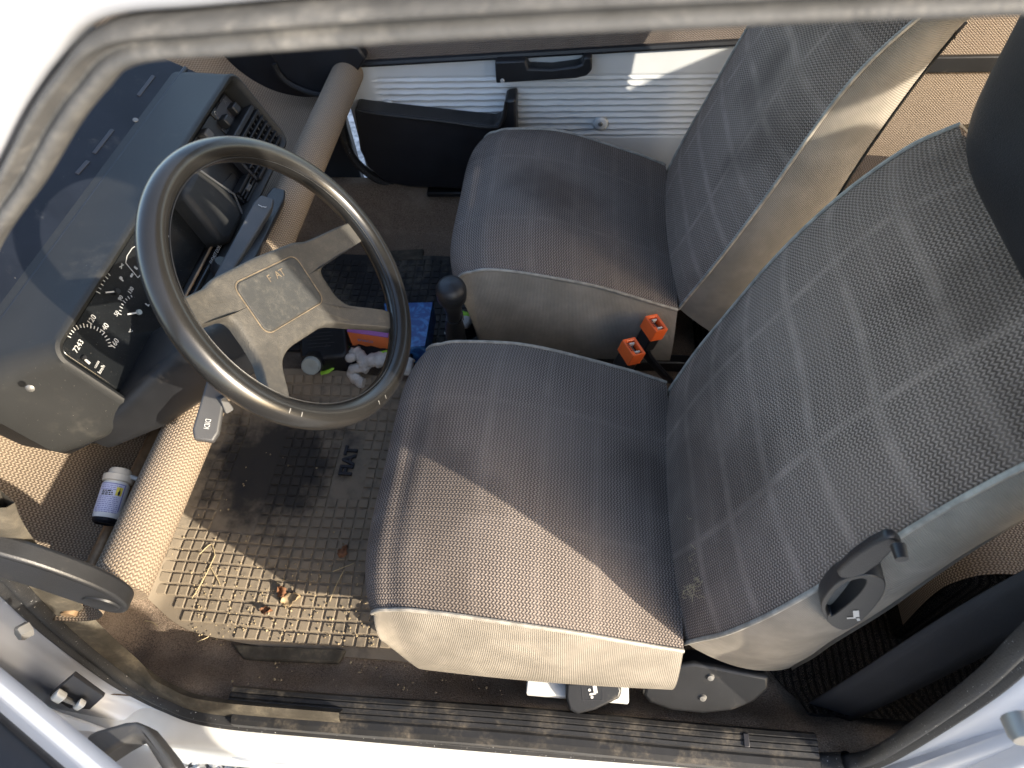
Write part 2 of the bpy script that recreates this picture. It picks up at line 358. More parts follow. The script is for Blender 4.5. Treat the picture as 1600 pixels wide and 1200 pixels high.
# ================================================================== the setting: ground and gravel
GZ = -.30
gs = 60.0
ground = mesh('ground', [(-gs, -gs, GZ), (gs, -gs, GZ), (gs, gs, GZ), (-gs, gs, GZ)], [(0, 1, 2, 3)], M_stone, smooth=False)
tag(ground, 'grey gravel yard under and around the car', 'ground', kind='structure')
def gravel():
    bm = bmesh.new(); bmesh.ops.create_icosphere(bm, subdivisions=1, radius=1.0)
    bv = np.array([v.co for v in bm.verts]); bf = [[v.index for v in f.verts] for f in bm.faces]; bm.free()
    V = []; F = []
    for k in range(2600):
        c = np.array([rng.uniform(-1.0, .1), rng.uniform(-1.05, -.62), GZ + rng.uniform(0, .012)])
        s = rng.uniform(.006, .017) * np.array([rng.uniform(.7, 1.3), rng.uniform(.7, 1.3), rng.uniform(.4, .8)])
        a = rng.uniform(0, 6.28); R = np.array([[math.cos(a), -math.sin(a), 0], [math.sin(a), math.cos(a), 0], [0, 0, 1]])
        pv = bv * (1 + rng.uniform(-.28, .28, (len(bv), 1))); b = len(V)
        V += list((pv * s) @ R.T + c); F += [[b + i for i in f] for f in bf]
    o = mesh('gravel', V, F, M_stone, smooth=False)
    tag(o, 'loose grey gravel stones below the car sill', 'gravel', kind='stuff')
gravel()

# ================================================================== the car body around the door opening
LOOP = [(.55,-.585,1.08),(.40,-.588,1.08),(.26,-.59,1.078),(.168,-.59,1.075),(.11,-.59,1.072),(.072,-.59,1.069),(.049,-.59,1.056),(.027,-.59,1.040),
        (-.003,-.59,1.015),(-.080,-.59,.952),(-.2,-.597,.82),(-.295,-.605,.69),(-.365,-.600,.54),(-.43,-.599,.36),(-.458,-.602,.24),(-.46,-.611,.15),
        (-.44,-.624,.10),(-.39,-.641,.076),(-.31,-.655,.066),(-.1,-.656,.064),(.2,-.655,.062),(.5,-.652,.062),(.59,-.65,.07),(.63,-.65,.10),
        (.642,-.65,.18),(.605,-.65,.5),(.585,-.643,.65),(.578,-.62,.85),(.585,-.60,1.0),(.59,-.59,1.06)]
LP = smooth_path(LOOP, 6, closed=True)
def sweep(name, path, prof, mat, parent, closed=False, pclosed=True, **k):
    P = np.array(path); T = (np.roll(P, -1, 0) - np.roll(P, 1, 0)) if closed else np.gradient(P, axis=0)
    T /= np.linalg.norm(T, axis=1)[:, None]
    N2 = np.array([0, -1., 0]) - T * (T @ np.array([0, -1., 0]))[:, None]; N2 /= np.linalg.norm(N2, axis=1)[:, None]
    N1 = np.cross(T, N2)
    pr = np.array(prof)
    G = P[:, None] + pr[None, :, :1]*N1[:, None] + pr[None, :, 1:]*N2[:, None]
    F = grid_data(G, closed, pclosed)
    return fix_normals(mesh(name, G.reshape(-1, 3), F, mat, parent, **k))
body = empty('car_body', (.1, -.7, -.1), 'white car body shell framing the open door, with pillar, roof rail and sill', 'car body')
FL = [(.016, -.006), (.0185, .006), (.026, .0115), (.036, .013), (.052, .0155), (.0585, .022), (.0615, .030), (.066, .040), (.074, .0445), (.105, .046), (.15, .044)]
sweep('door_frame', LP, smooth_path([(a, b, 0) for a, b in FL], 3)[:, :2], M_white, body, closed=True, pclosed=False, angle=60)
iu = 6*11; il0, il1 = 6*11, 6*18
SP = [(0, -.002), (.001, .006), (.004, .010), (.0075, .0095), (.0095, .0065), (.0115, .0075), (.0145, .0125), (.0175, .0115), (.0188, .005), (.018, -.004), (.010, -.010), (.002, -.007)]
seal_up = sweep('door_seal', np.vstack([LP[6*27:], LP[:iu+1]]), smooth_path([(a*.84, b, 0) for a, b in SP], 2, True)[:, :2], M_seal, body)
seal_up['label'] = 'dusty grey rubber door seal along roof rail'
SPl = [(a*1.5 - .008, b*1.25) for a, b in SP]
sweep('door_seal', LP[il0:6*23+1], smooth_path([(a, b, 0) for a, b in SPl], 2, True)[:, :2], M_sealb, body)
sweep('door_seal', LP[6*21:6*27+1], smooth_path([(a, b, 0) for a, b in SP], 2, True)[:, :2], M_sealb, body)
# ribbed inner carrier strip beside the seal on the hinge post
INN = [(-.040, -.012), (-.036, -.006), (-.028, -.003), (-.018, -.001), (-.009, .001), (-.008, -.012), (-.024, -.02)]
M_ribseal = plain('ribbed_seal', (.075, .066, .052), .8, .2, var=.3, vscale=30, grain=(900, .001), dust=((.2, .17, .12), .5, .85, 30))
sweep('seal_carrier', LP[il0:6*19+1], INN, M_ribseal, body)
# outer faces that carry on the opening: roof, pillars, quarter panels, tail
box('roof_panel', (.84, 0, 1.125), (1.56, 1.19, .025), M_white, body, bevel=.01)
box('roof_lining', (.84, 0, 1.106), (1.5, 1.15, .008), M_inner, body, bevel=0)
box('centre_post', (.742, -.655, .50), (.15, .05, 1.2), M_white, body, bevel=.01)
box('quarter_panel', (1.21, -.67, .27), (.82, .04, .76), M_white, body, bevel=.01)
box('quarter_panel', (1.13, .70, .30), (.98, .04, .80), M_white, body, bevel=.01)
for sy in (-1, 1):
    box('rear_pillar', (1.50, sy*.64, .85), (.18, .04, .5), M_white, body, bevel=.01)
box('centre_post', (.70, .67, .87), (.12, .04, .5), M_white, body, bevel=.01)
box('tail_panel', (1.62, 0, .13), (.04, 1.28, .50), M_white, body, bevel=.01)
box('rear_sun_block', (1.54, -.515, .81), (.12, .23, .44), M_inner, body, bevel=.02)  # unseen block inside the rear pillar, added to shade the passenger cushion
box('front_bulkhead', (-.86, 0, .22), (.03, 1.34, .78), M_vinyl, body, bevel=0)
box('front_wing', (-.62, .70, .22), (.5, .03, .78), M_vinyl, body, bevel=.005)
box('front_wing', (-.66, -.70, .22), (.36, .03, .80), M_white, body, bevel=.005)
tube('windscreen_pillar', [(-.66, .66, .62), (-.3, .64, .86), (.05, .60, 1.10)], .028, M_white, body, n=8)
# sill: outer white step under the seal, drain of dirt on it
sx = np.linspace(-.62, .95, 60)
prof = [(-.640, .035), (-.660, .038), (-.684, .035), (-.697, .024), (-.701, -.02), (-.702, -.14), (-.68, -.22)]
G = np.array([[(x, y, z) for (y, z) in [tuple(p) for p in smooth_path([(a, b, 0) for a, b in prof], 4)[:, :2]]] for x in sx])
grid('sill', G, M_sill, body, flip=True)
# scuff trim along the sill
def strip():
    pr = [(-.612, .078), (-.616, .086), (-.622, .088), (-.6235, .0862), (-.625, .088), (-.630, .088), (-.6315, .0862), (-.633, .0878), (-.638, .0872), (-.6395, .0855), (-.641, .087),
          (-.646, .086), (-.6475, .0835), (-.651, .085), (-.660, .084), (-.667, .079), (-.668, .066)]
    xs = np.linspace(-.285, .600, 40)
    G = np.array([[(x + (.012 if i == 0 else 0) * (1 if y < -.65 else 0), y + .0015*math.sin(x*9) , z) for y, z in pr] for i, x in enumerate(xs)])
    o = grid('sill_strip', G, M_strip, body, flip=True, angle=20)
    o['label'] = 'black ribbed plastic scuff strip on sill'
    for xx in (.50,):
        box('clip', (xx, -.633, .0885), (.008, .018, .003), M_inkb, o, bevel=.001)
strip()
# hinge-post fittings
pb = at(40, 985, 1, -.652)
bolt = lathe('hinge_bolt', [(.001, .008), (.0075, .008), (.009, .006), (.009, -.004)], pb, (-.35, -.75, .55), M_metal, body, n=6)
hp = np.array([at(u, v, 1, -.662) for u, v in [(116, 1053), (163, 1087), (129, 1118), (78, 1085)]])
hn = unit(np.cross(hp[1]-hp[0], hp[3]-hp[0])); hn = hn if hn[1] < 0 else -hn
opening = prism3('check_strap_opening', hp - hn*.004, hn, .006, M_inkb, body, bevel=.001)
ck = (hp[0]+hp[1]+hp[2]+hp[3])/4 + hn*.006
s1 = at(92, 1088, 1, ck[1]-.004); s2 = at(124, 1101, 1, ck[1]-.004)
box('check_strap', s1, (.036, .060, .010), M_sill, body, ax=unit(hp[1]-hp[0]), ay=unit(hp[3]-hp[0]), az=hn, bevel=.003)
box('check_strap', s2, (.026, .055, .010), M_sill, body, ax=unit(hp[1]-hp[0]), ay=unit(hp[3]-hp[0]), az=hn, bevel=.003)
tube('check_pin', [s1, s2], .004, M_metal, body, n=8)
st = at(1590, 1120, 1, -.705)
lathe('striker_bolt', [(.001, .016), (.009, .016), (.011, .012), (.011, 0)], st, (0, -1, .2), M_metal, body, n=12)

# ================================================================== floor
def bumpy(x, y): return .004*np.sin(x*31 + 2*np.sin(y*23)) * np.cos(y*41+x*9) + .003*np.sin(x*71+y*37)
def floor_z(x, y):
    z = .058*np.exp(-((y-.03)/.085)**2/1.0) * sstep(.62, .5, x)
    z = z + np.maximum(0, -.52 - x)*1.15
    z = z + .072*sstep(-.545, -.625, y) + .11*sstep(.56, .635, y)
    return z
X, Y = np.meshgrid(np.linspace(-.85, 1.0, 150), np.linspace(-.640, .660, 130), indexing='ij')
Z = floor_z(X, Y) + bumpy(X, Y) * (sstep(-.50, -.56, Y)*.9 + .15)
fl = grid('floor', np.stack([X, Y, Z], -1), M_carpet, flip=False)
tag(fl, 'worn brown carpet on the car floor, wrinkled along the sill', 'carpet', kind='structure')
fix_normals(fl)
X, Y = np.meshgrid(np.linspace(.44, 1.6, 60), np.linspace(-.585, .64, 60), indexing='ij')
edge = .60 - .10*sstep(-.585, -.40, Y)
Xs = np.maximum(X, edge)
rf = fix_normals(grid('rear_floor', np.stack([Xs, Y, floor_z(Xs, Y)*0 + .012 + .055*sstep(-.53, -.59, Y)], -1), M_rearcar))
tag(rf, 'dark ribbed carpet of the rear footwell', 'carpet', kind='structure')

# ================================================================== rubber floor mats
def mat_thing(name, outline, zoff, mat, label, pitch, skip, tx=None, border=.028):
    t = empty(name, (np.mean([p[0] for p in outline]), np.mean([p[1] for p in outline]), zoff), label, 'floor mat', 'rubber floor mats')
    ol = smooth_path([(a, b, 0) for a, b in outline], 5, True)[:, :2]
    def inside(x, y, pl):
        c = False; j = len(pl) - 1
        for i in range(len(pl)):
            if (pl[i][1] > y) != (pl[j][1] > y) and x < (pl[j][0]-pl[i][0])*(y-pl[i][1])/(pl[j][1]-pl[i][1])+pl[i][0]: c = not c
            j = i
        return c
    zf = lambda x, y: float(floor_z(np.float64(x), np.float64(y))) + zoff + .003*math.sin(x*17+y*9) + .002*math.sin(y*29)
    # base sheet, draped over the floor
    cx, cy = ol.mean(0); n = 14
    G = []
    for k in range(n + 1):
        f = k / n; G.append([(cx+(p[0]-cx)*f, cy+(p[1]-cy)*f, zf(cx+(p[0]-cx)*f, cy+(p[1]-cy)*f)) for p in ol])
    G.append([(p[0], p[1], zf(*p) - zoff - .002) for p in ol])
    fix_normals(grid('base_sheet', np.array(G), mat, t, cv=True))
    V = []; F = []
    xs = np.arange(ol[:, 0].min(), ol[:, 0].max(), pitch); ys = np.arange(ol[:, 1].min(), ol[:, 1].max(), pitch)
    h = pitch/2 - .0022
    for x in xs:
        for y in ys:
            xx = x + .006*math.sin(y*7); yy = y + .004*math.sin(x*6)
            if not all(inside(xx+dx, yy+dy, ol) for dx in (-border/2, border/2) for dy in (-border/2, border/2)): continue
            if any(a <= xx <= b and c <= yy <= d for a, b, c, d in skip): continue
            b = len(V)
            for (s, dz) in ((1.0, .0), (.97, .0026), (.86, .0034)):
                for dx, dy in ((-h, -h), (h, -h), (h, h), (-h, h)): V.append((xx+dx*s, yy+dy*s, zf(xx+dx*s, yy+dy*s) + dz))
            for q in (0, 4):
                for i in range(4): F.append((b+q+i, b+q+(i+1) % 4, b+q+4+(i+1) % 4, b+q+4+i))
            F.append((b+8, b+9, b+10, b+11))
    o = mesh('raised_blocks', V, F, mat, t, smooth=False); o['kind'] = 'stuff'
    return t, zf
dm, dzf = mat_thing('floor_mat', [(-.60,-.30),(-.575,-.42),(-.50,-.485),(-.41,-.520),(-.25,-.535),(-.05,-.54),(.10,-.535),(.12,-.30),(.11,-.06),(-.05,.0),(-.25,.03),(-.44,.035),(-.56,.02),(-.595,-.12)],
    .007, M_mat, 'black rubber floor mat with raised squares and maker name, dusty, before driver seat', .0218,
    [(-.255, -.192, -.235, -.085), (-.46, -.385, -.32, -.05)] )
text('lettering', 'FIAT', .037, (-.222, -.160, dzf(-.222, -.16)+.001), (0, 1, 0), (-1, 0, 0), M_inkb, dm, ext=.0025, bold=.0012, lift=.003, sx=.95)
pm, pzf = mat_thing('floor_mat', [(-.56,.20),(-.54,.15),(-.45,.125),(-.2,.12),(.05,.12),(.10,.2),(.10,.40),(.04,.455),(-.2,.465),(-.45,.47),(-.54,.44),(-.565,.34)],
    .007, M_matp, 'dark rubber floor mat with raised squares before passenger seat', .0218, [(-.47, -.42, .2, .4)])
# moulded heel bars in the carpet
for nm, pts in (('heel_bar', [(362, 1006), (380, 1030), (528, 1036), (540, 1014)]), ('heel_bar', [(585, 392), (592, 408), (660, 404), (662, 388)])):
    P = [at(u, v, 2, .014) for u, v in pts]
    prism3(nm, P, (0, 0, -1), .012, M_ribseal, fl, bevel=.004)

# ================================================================== passenger door
PY = .655
pdoor = empty('passenger_door', (.15, PY, .10), 'closed white ribbed passenger door with black pull handle and storage bin', 'car door')
zr0 = at(850, 119, 1, PY)[2]; zr1 = at(850, 214, 1, PY)[2]; pitch = (zr0 - zr1)/10
def top_line(x): return at(565, 101, 1, PY)[2] + (x + .28)*(at(1110, 70, 1, PY)[2]-at(565, 101, 1, PY)[2])/(.50+.28)
xs = np.r_[np.linspace(-.33, -.225, 22), np.linspace(-.21, .64, 44)]; zs = np.linspace(0, 1, 180)
G = []
for x in xs:
    zt = top_line(x); col = []
    for s in zs:
        z = zt - s*(zt - .085)
        w = sstep(zr0+.004, zr0-.004, z) * sstep(zr1-.004, zr1+.004, z) * sstep(-.27, -.232, x)
        ph = (zr0 - z)/pitch
        y = PY - .0035*w*(1-abs(math.cos(math.pi*ph))**.7*2) * 1.0
        y -= .004*sstep(-.245, -.27, x)
        col.append((x, y, z))
    G.append(col)
fix_normals(grid('door_skin', np.array(G), M_door, pdoor, angle=70))
box('door_shell', (.15, PY+.035, .29), (.98, .05, .55), M_white, pdoor, bevel=.005)
# upper cloth and black waist strip
G = np.array([[(x, PY - .006 - .012*math.sin(s*math.pi), top_line(x) + .012 + s*.22) for x in np.linspace(-.33, .66, 40)] for s in np.linspace(0, 1, 14)])
grid('upper_trim', G, M_seat, pdoor, flip=False)
tube('waist_strip', [(x, PY - .008, top_line(x) + .006) for x in np.linspace(-.33, .66, 20)], .008, M_vinyl, pdoor, n=8)
def wallpoly(pts, y): return [at(u, v, 1, y) for u, v in pts]
bn = prism3('storage_bin', wallpoly(list(map(tuple, smooth_path([(553,172,0),(600,178,0),(690,188,0),(772,197,0)], 3)[:, :2])) + [(784,190),(789,158),(806,155),(807,210),(815,300),(740,297),(640,293),(602,286),(575,262),(562,235)], .598), (0, 1, 0), .055, M_vinyl, pdoor, bevel=.006)
tube('bin_lip', smooth_path(wallpoly([(556,172),(600,179),(690,189),(768,199),(785,190),(791,160)], .596), 4), .0045, M_black, bn, n=8)
hd = empty('pull_handle', at(850, 112, 1, .63), None, None); hd.parent = pdoor; hd.location = hd.location - pdoor.location
prism3('grip', wallpoly([(773,97),(821,95),(825,108),(862,109),(900,104),(909,101),(912,90),(925,90),(925,110),(917,119),(900,123),(775,131)], .618), (0, 1, 0), .035, M_vinyl, hd, bevel=.004)
lathe('screw_cap', [(.0, .003), (.004, .003), (.005, 0)], at(785, 126, 1, .618), (0, -1, 0), M_print, hd, n=12)
for u, v in ((938, 193), (607, 167)):
    c = at(u, v, 1, PY-.003)
    lathe('boss', [(.001, .003), (.013, .003), (.019, 0)], c, (0, -1, 0), M_door, pdoor, n=20)
    lathe('screw', [(.0005, .003), (.0045, .003), (.006, .0)], c - np.array([0, .003, 0]), (0, -1, 0), M_metal if u > 900 else M_inkb, pdoor, n=12)
tube('door_rubber', smooth_path([at(u, v, 1, .64) for u, v in [(535,150),(534,185),(538,215),(552,247),(575,270),(602,285),(640,292),(760,298),(1040,320)]], 5), .011, M_sealb, pdoor, n=8)
box('step_trim', (at(690, 294, 2, .10) + at(730, 296, 2, .10))/2 + np.array([.12, -.012, .0]), (.38, .03, .014), M_black, pdoor, bevel=.003)
# far-side rear quarter trim
rt = empty('rear_side_trim', (1.0, .63, 0), 'cloth covered rear side panel with a black band behind the passenger seat', 'side panel')
G = np.array([[(x, .628, z) for x in np.linspace(.60, 1.5, 30)] for z in np.linspace(.0, .80, 20)])
grid('cloth_panel', G, M_trim, rt)
zb0, zb1 = at(1440, 113, 1, .62)[2], at(1440, 88, 1, .62)[2]
box('black_band', (1.05, .621, (zb0+zb1)/2), (.90, .012, zb1-zb0), M_black, rt, bevel=.003)
rt2 = box('rear_side_trim', (1.1, -.632, .33), (.82, .02, .66), M_rearcar, None, bevel=.004)
tag(rt2, 'dark rear side panel behind the driver door post', 'side panel')
# rear bench
rb = empty('rear_bench', (1.0, 0, .1), 'rear bench seat in zigzag cloth, glimpsed behind the driver seat', 'bench seat')
pr = [(.755, .10), (.745, .22), (.752, .28), (.79, .315), (.90, .31), (1.08, .29), (1.12, .30)]
pr = smooth_path([(a, b, 0) for a, b in pr], 5)[:, :2]
G = np.array([[(x, y, z) for y in np.linspace(-.455, .455, 40)] for x, z in pr])
grid('cushion', G, M_trim, rb)
G = np.array([[(1.10 + .42*s, y, .315 + .02*s) for y in np.linspace(-.455, .455, 30)] for s in np.linspace(0, 1, 16)])
grid('backrest', G, M_trim, rb)
G = np.array([[(1.20 + .12*s + d, y, .31 + .50*s) for y in np.linspace(.0, .34, 10)] for d, s in [(0, 0), (0, .5), (0, .92), (.02, 1.0), (.07, 1.0), (.09, .9), (.09, 0)]])
fix_normals(grid('backrest', G, M_trim, rb))  # out-of-view upright section, added to block sun from the passenger door
box('bench_base', (.95, 0, .14), (.36, .90, .26), M_rearcar, rb, bevel=.01)

# ================================================================== seats
def icon_stroke(name, pts, w, n, mat, parent):
    """a flat printed stroke along 3-D points on a face with normal n"""
    P = np.array(pts, float); n = unit(n); V = []; F = []
    T = np.gradient(P, axis=0)
    for p, t in zip(P, T):
        s = unit(np.cross(n, t)) * w/2; V += [p - s + n*.0008, p + s + n*.0008]
    for i in range(len(P)-1): F.append((2*i, 2*i+1, 2*i+3, 2*i+2))
    return mesh(name, V, F, mat, parent, smooth=False)
def interp(h, tab):
    tab = np.array(tab); return np.interp(h, tab[:, 0], tab[:, 1])
def crv(h, tab):
    tab = np.array(tab, float); P = smooth_path(tab, 12); return np.stack([np.interp(h, P[:, 0], P[:, i]) for i in range(1, tab.shape[1])], -1)
def seat(name, y0, x0, label, pidx):
    w = .445; yc = y0 + w/2
    t_ = empty(name, (x0+.2, yc, .05), label, 'car seat', 'front seats')
    # --- cushion
    S = np.linspace(0, 1, 41)
    tt = np.linspace(0, 1, 40)
    ez = crv(tt, [(0, .338), (.08, .346), (.3, .341), (.55, .318), (.8, .284), (1, .252)])[:, 0]
    ex = x0 + .02 + tt*.395
    def top(s, t, ez_):
        a = abs(2*s-1)
        return ez_ + .024*(1-a**3.6)*(.55+.45*math.sin(math.pi*min(1, t*.9+.12))) - .010*math.exp(-((s-.5)/.2)**2)*float(sstep(.25, .7, t)) + .003*math.sin(9*s+5*t)*math.sin(7*t+2)
    rows = []
    R = .045
    for ph in np.linspace(1.0, 0.06, 16):                      # the front roll, from underneath up to the top
        a = ph * math.radians(104); row = []
        for s in S:
            k = abs(2*s-1); rr = R*(1-.35*k**6)
            zt = top(s, 0, ez[0]); xx = ex[0] - rr*math.sin(a) ; zz = zt - rr*(1-math.cos(a)) - (.10*max(0, ph-.85)/.15)
            row.append((xx + .012*k**4, y0 + s*w, zz))
        rows.append(row)
    for i, t in enumerate(tt): rows.append([(ex[i] + .012*abs(2*s-1)**4*(1-t), y0 + s*w + (.004*math.sin(t*3.1))*(2*s-1), top(s, t, ez[i])) for s in S])
    G = np.array(rows); G[:, 0, 1] += 0; 
    grid('cushion', G, M_seat, t_)
    # edge lines: piping and side cloth
    for sd, j in ((-1, 0), (1, -1)):
        E = G[6:, j]
        tube('piping', E + np.array([0, sd*.001, .001]), .0029, M_pipe, t_, n=8)
        m = len(E); K = np.linspace(0, 1, 10); side = []
        for i in range(m):
            f = i/(m-1); zb = .135 + .13*(1-sstep(0, .22, f)) - .01*f
            zb = min(zb, E[i][2]-.012)
            side.append([(E[i][0] + .012*k*(1-f)*(1-f), E[i][1] + sd*(.024*math.sin(k*2.1)), E[i][2]*(1-k) + zb*k) for k in K])
        fix_normals(grid('side_cloth', np.array(side), M_side, t_))
    box('seat_frame', (x0+.21, yc, .145), (.34, w-.05, .13), M_vinyl, t_, bevel=.01)
    for sd in (-1, 1): box('slide_rail', (x0+.24, yc+sd*(w/2-.03), .045), (.46, .025, .05), M_black, t_, bevel=.004)
    # --- backrest
    H = np.linspace(0, 1, 46)
    e = crv(H, [(0, .400, .240), (.18, .447, .375), (.42, .500, .525), (.66, .556, .655), (.84, .598, .728), (1, .634, .765)])
    xb = x0 + .020
    rear = crv(H, [(0, .575, .10), (.2, .570, .29), (.42, .598, .435), (.66, .630, .570), (.84, .668, .690), (1, .698, .745)])
    hw = interp(H, [(0, .205), (.08, .222), (.2, .229), (.35, .226), (.55, .214), (.75, .204), (.9, .195), (1, .182)])
    hw = np.convolve(np.r_[[hw[0]]*3, hw, [hw[-1]]*3], np.ones(7)/7, 'valid')
    nb = np.array([-.93, 0, .37])
    rows = []
    for i, h in enumerate(H):
        row = []
        for s in S:
            a = abs(2*s-1); b = .034*(1-a**2.8)*(.65+.35*math.sin(math.pi*h)) - .012*math.exp(-((s-.5)/.24)**2)*float(sstep(.1, .5, h))
            b += .0025*math.sin(8*s+11*h)
            p = np.array([xb + e[i, 0] - .0, yc + (2*s-1)*hw[i], e[i, 1]]) + nb*b
            row.append(p)
        rows.append(row)
    last = np.array(rows[-1])                                       # top roll to the rear
    for k, (dx, dz) in enumerate([(.014, .007), (.028, .008), (.042, .003), (.052, -.008), (.057, -.022)]):
        f = (k+1)/5
        rows.append([p + np.array([dx, -(p[1]-yc)*.04*f, dz - .018*abs(2*s-1)**4]) for p, s in zip(last, S)])
    B = np.array(rows)
    grid('backrest', B, M_seatb, t_, flip=True, uvoff=(0, .03))
    for sd, j in ((-1, 0), (1, -1)):
        E = B[:len(H), j]
        tube('piping', np.vstack([E + np.array([-.001, sd*.001, 0]), B[len(H):len(H)+2, j]]), .0030, M_pipe, t_, n=8)
        side = []
        for i in range(len(H)):
            r = np.array([xb + rear[i, 0], E[i][1] - sd*.015, rear[i, 1]])
            side.append([E[i]*(1-k) + r*k + np.array([0, sd*.016*math.sin(k*math.pi)**.8, 0]) for k in np.linspace(0, 1, 12)])
        side.append([p + np.array([.03, -sd*.01, .012]) * (1-abs(2*kk-1)) for kk, p in zip(np.linspace(0, 1, 12), side[-1])])
        fix_normals(grid('backrest_side', np.array(side), M_side, t_))
    bk = [[(xb + rear[i, 0] + .003, yc + s*(hw[i]-.012), rear[i, 1]) for s in np.linspace(-1, 1, 9)] for i in range(len(H))]
    fix_normals(grid('back_panel', np.array(bk), M_side, t_))
    return t_, yc
drv, dyc = seat('driver_seat', -.56, -.022, 'driver seat in brown-grey checked cloth, half sunlit, nearest the open door', 0)
pas, pyc = seat('passenger_seat', .062, .008, 'passenger seat in brown-grey checked cloth beside the white door', 1)

# --- driver seat fittings
RN = unit((0, -.80, .60))
Q0 = at(1100, 1075, 2, .12)
rec = [onplane(u, v, Q0, RN) for u, v in [(1004,1088),(1008,1072),(1024,1054),(1052,1040),(1085,1036),(1120,1042),(1160,1050),(1203,1058),(1202,1078),(1180,1098),(1145,1112),(1100,1117),(1050,1112),(1015,1100)]]
rc = prism3('recliner_cover', np.array(rec), -RN, .035, M_black, drv, bevel=.006, seg=3)
for u, v in ((1110, 1058), (1098, 1090)):
    lathe('screw', [(.0005, .0035), (.0045, .003), (.006, 0)], onplane(u, v, Q0, RN), RN, M_metal, rc, n=12)
P0 = at(925, 1088, 2, .105); LN = unit((.05, -.45, .89))
lev = prism3('slide_lever', [onplane(u, v, P0, LN) for u, v in [(885,1067),(930,1064),(968,1067),(972,1080),(968,1092),(930,1110),(902,1117),(889,1110),(884,1090)]], -LN, .022, M_black, drv, bevel=.004, seg=3)
ip = lambda u, v: onplane(u, v, P0, LN) + LN*.0003
icon_stroke('icon', [ip(929,1071), ip(931,1083)], .006, LN, M_print, lev); icon_stroke('icon', [ip(931,1083), ip(921,1085)], .003, LN, M_print, lev)
for u, v in ((921, 1078), (925, 1089)): lathe('icon', [(.0004, .0008), (.0022, .0008), (.0022, 0)], ip(u, v), LN, M_print, lev, n=10)
icon_stroke('icon_frame', [ip(*p) for p in [(909,1069),(942,1070),(942,1094),(911,1094),(909,1069)]], .0009, LN, M_inkb, lev)
ra, rb_ = at(823, 1073, 2, .085), at(982, 1087, 2, .085)
box('slide_rail', (ra+rb_)/2, (np.linalg.norm(rb_-ra), .022, .016), M_sill, drv, ax=unit(rb_-ra), ay=unit(np.cross((0, 0, 1), rb_-ra)), bevel=.002)
HY = -.581
wing = prism3('tilt_lever_cover', [at(u, v, 1, HY) for u, v in [(1308,896),(1330,874),(1360,853),(1386,840),(1400,841),(1411,851),(1404,860),(1394,863),(1376,882),(1352,898),(1330,904),(1312,904)]], (0, 1, 0), .009, M_vinyl, drv, bevel=.003, seg=3)
lathe('pivot', [(.001, .012), (.005, .012), (.006, 0)], at(1403, 852, 1, HY-.004), (0, -1, 0), M_black, wing, n=14)
outer = smooth_path([(1283,948,0),(1292,928,0),(1312,908,0),(1340,900,0),(1365,900,0),(1383,908,0),(1380,930,0),(1362,955,0),(1340,975,0),(1317,985,0),(1293,972,0)], 3, True)[:, :2]
inner = smooth_path([(1291,948,0),(1300,930,0),(1318,913,0),(1340,905,0),(1351,905,0),(1354,911,0),(1345,926,0),(1331,940,0),(1315,953,0),(1300,963,0),(1293,958,0)], 3, True)[:, :2]
po = np.array([at(u, v, 1, HY) for u, v in outer]); pi_ = np.array([at(u, v, 1, HY) for u, v in inner])
dn = np.array([0, 1., 0])*.018
V = np.array([po, pi_, pi_ + dn, po + dn]); 
hnd = fix_normals(mesh('tilt_lever', V.reshape(-1, 3), grid_data(V, True, True), M_black, drv, bevel=.002, angle=30))
il = lambda u, v: at(u, v, 1, HY)
icon_stroke('icon', [il(1323,965), il(1337,964)], .004, (0, -1, 0), M_print, hnd); icon_stroke('icon', [il(1338,963), il(1337,953)], .0055, (0, -1, 0), M_print, hnd)
icon_stroke('icon', [il(1340,965), il(1342,969)], .003, (0, -1, 0), M_print, hnd)
# --- headrest
def superbox(name, c, s, mat, parent, p=4.0, n=26):
    th = np.linspace(-np.pi/2, np.pi/2, n); ph = np.linspace(-np.pi, np.pi, 2*n, endpoint=False)
    f = lambda v: np.sign(v)*np.abs(v)**(2/p)
    G = np.array([[(c[0]+s[0]/2*f(math.cos(t))*f(math.cos(q)), c[1]+s[1]/2*f(math.cos(t))*f(math.sin(q)), c[2]+s[2]/2*f(math.sin(t))) for q in ph] for t in th])
    return fix_normals(grid(name, G, mat, parent, cv=True, angle=0))
superbox('headrest', (.654, dyc, .885), (.118, .300, .245), M_vinyl, drv, 4.5)
for s in (-1, 1): tube('headrest_post', [(.675, dyc+s*.06, .72), (.67, dyc+s*.06, .80)], .006, M_metal, drv, n=8)

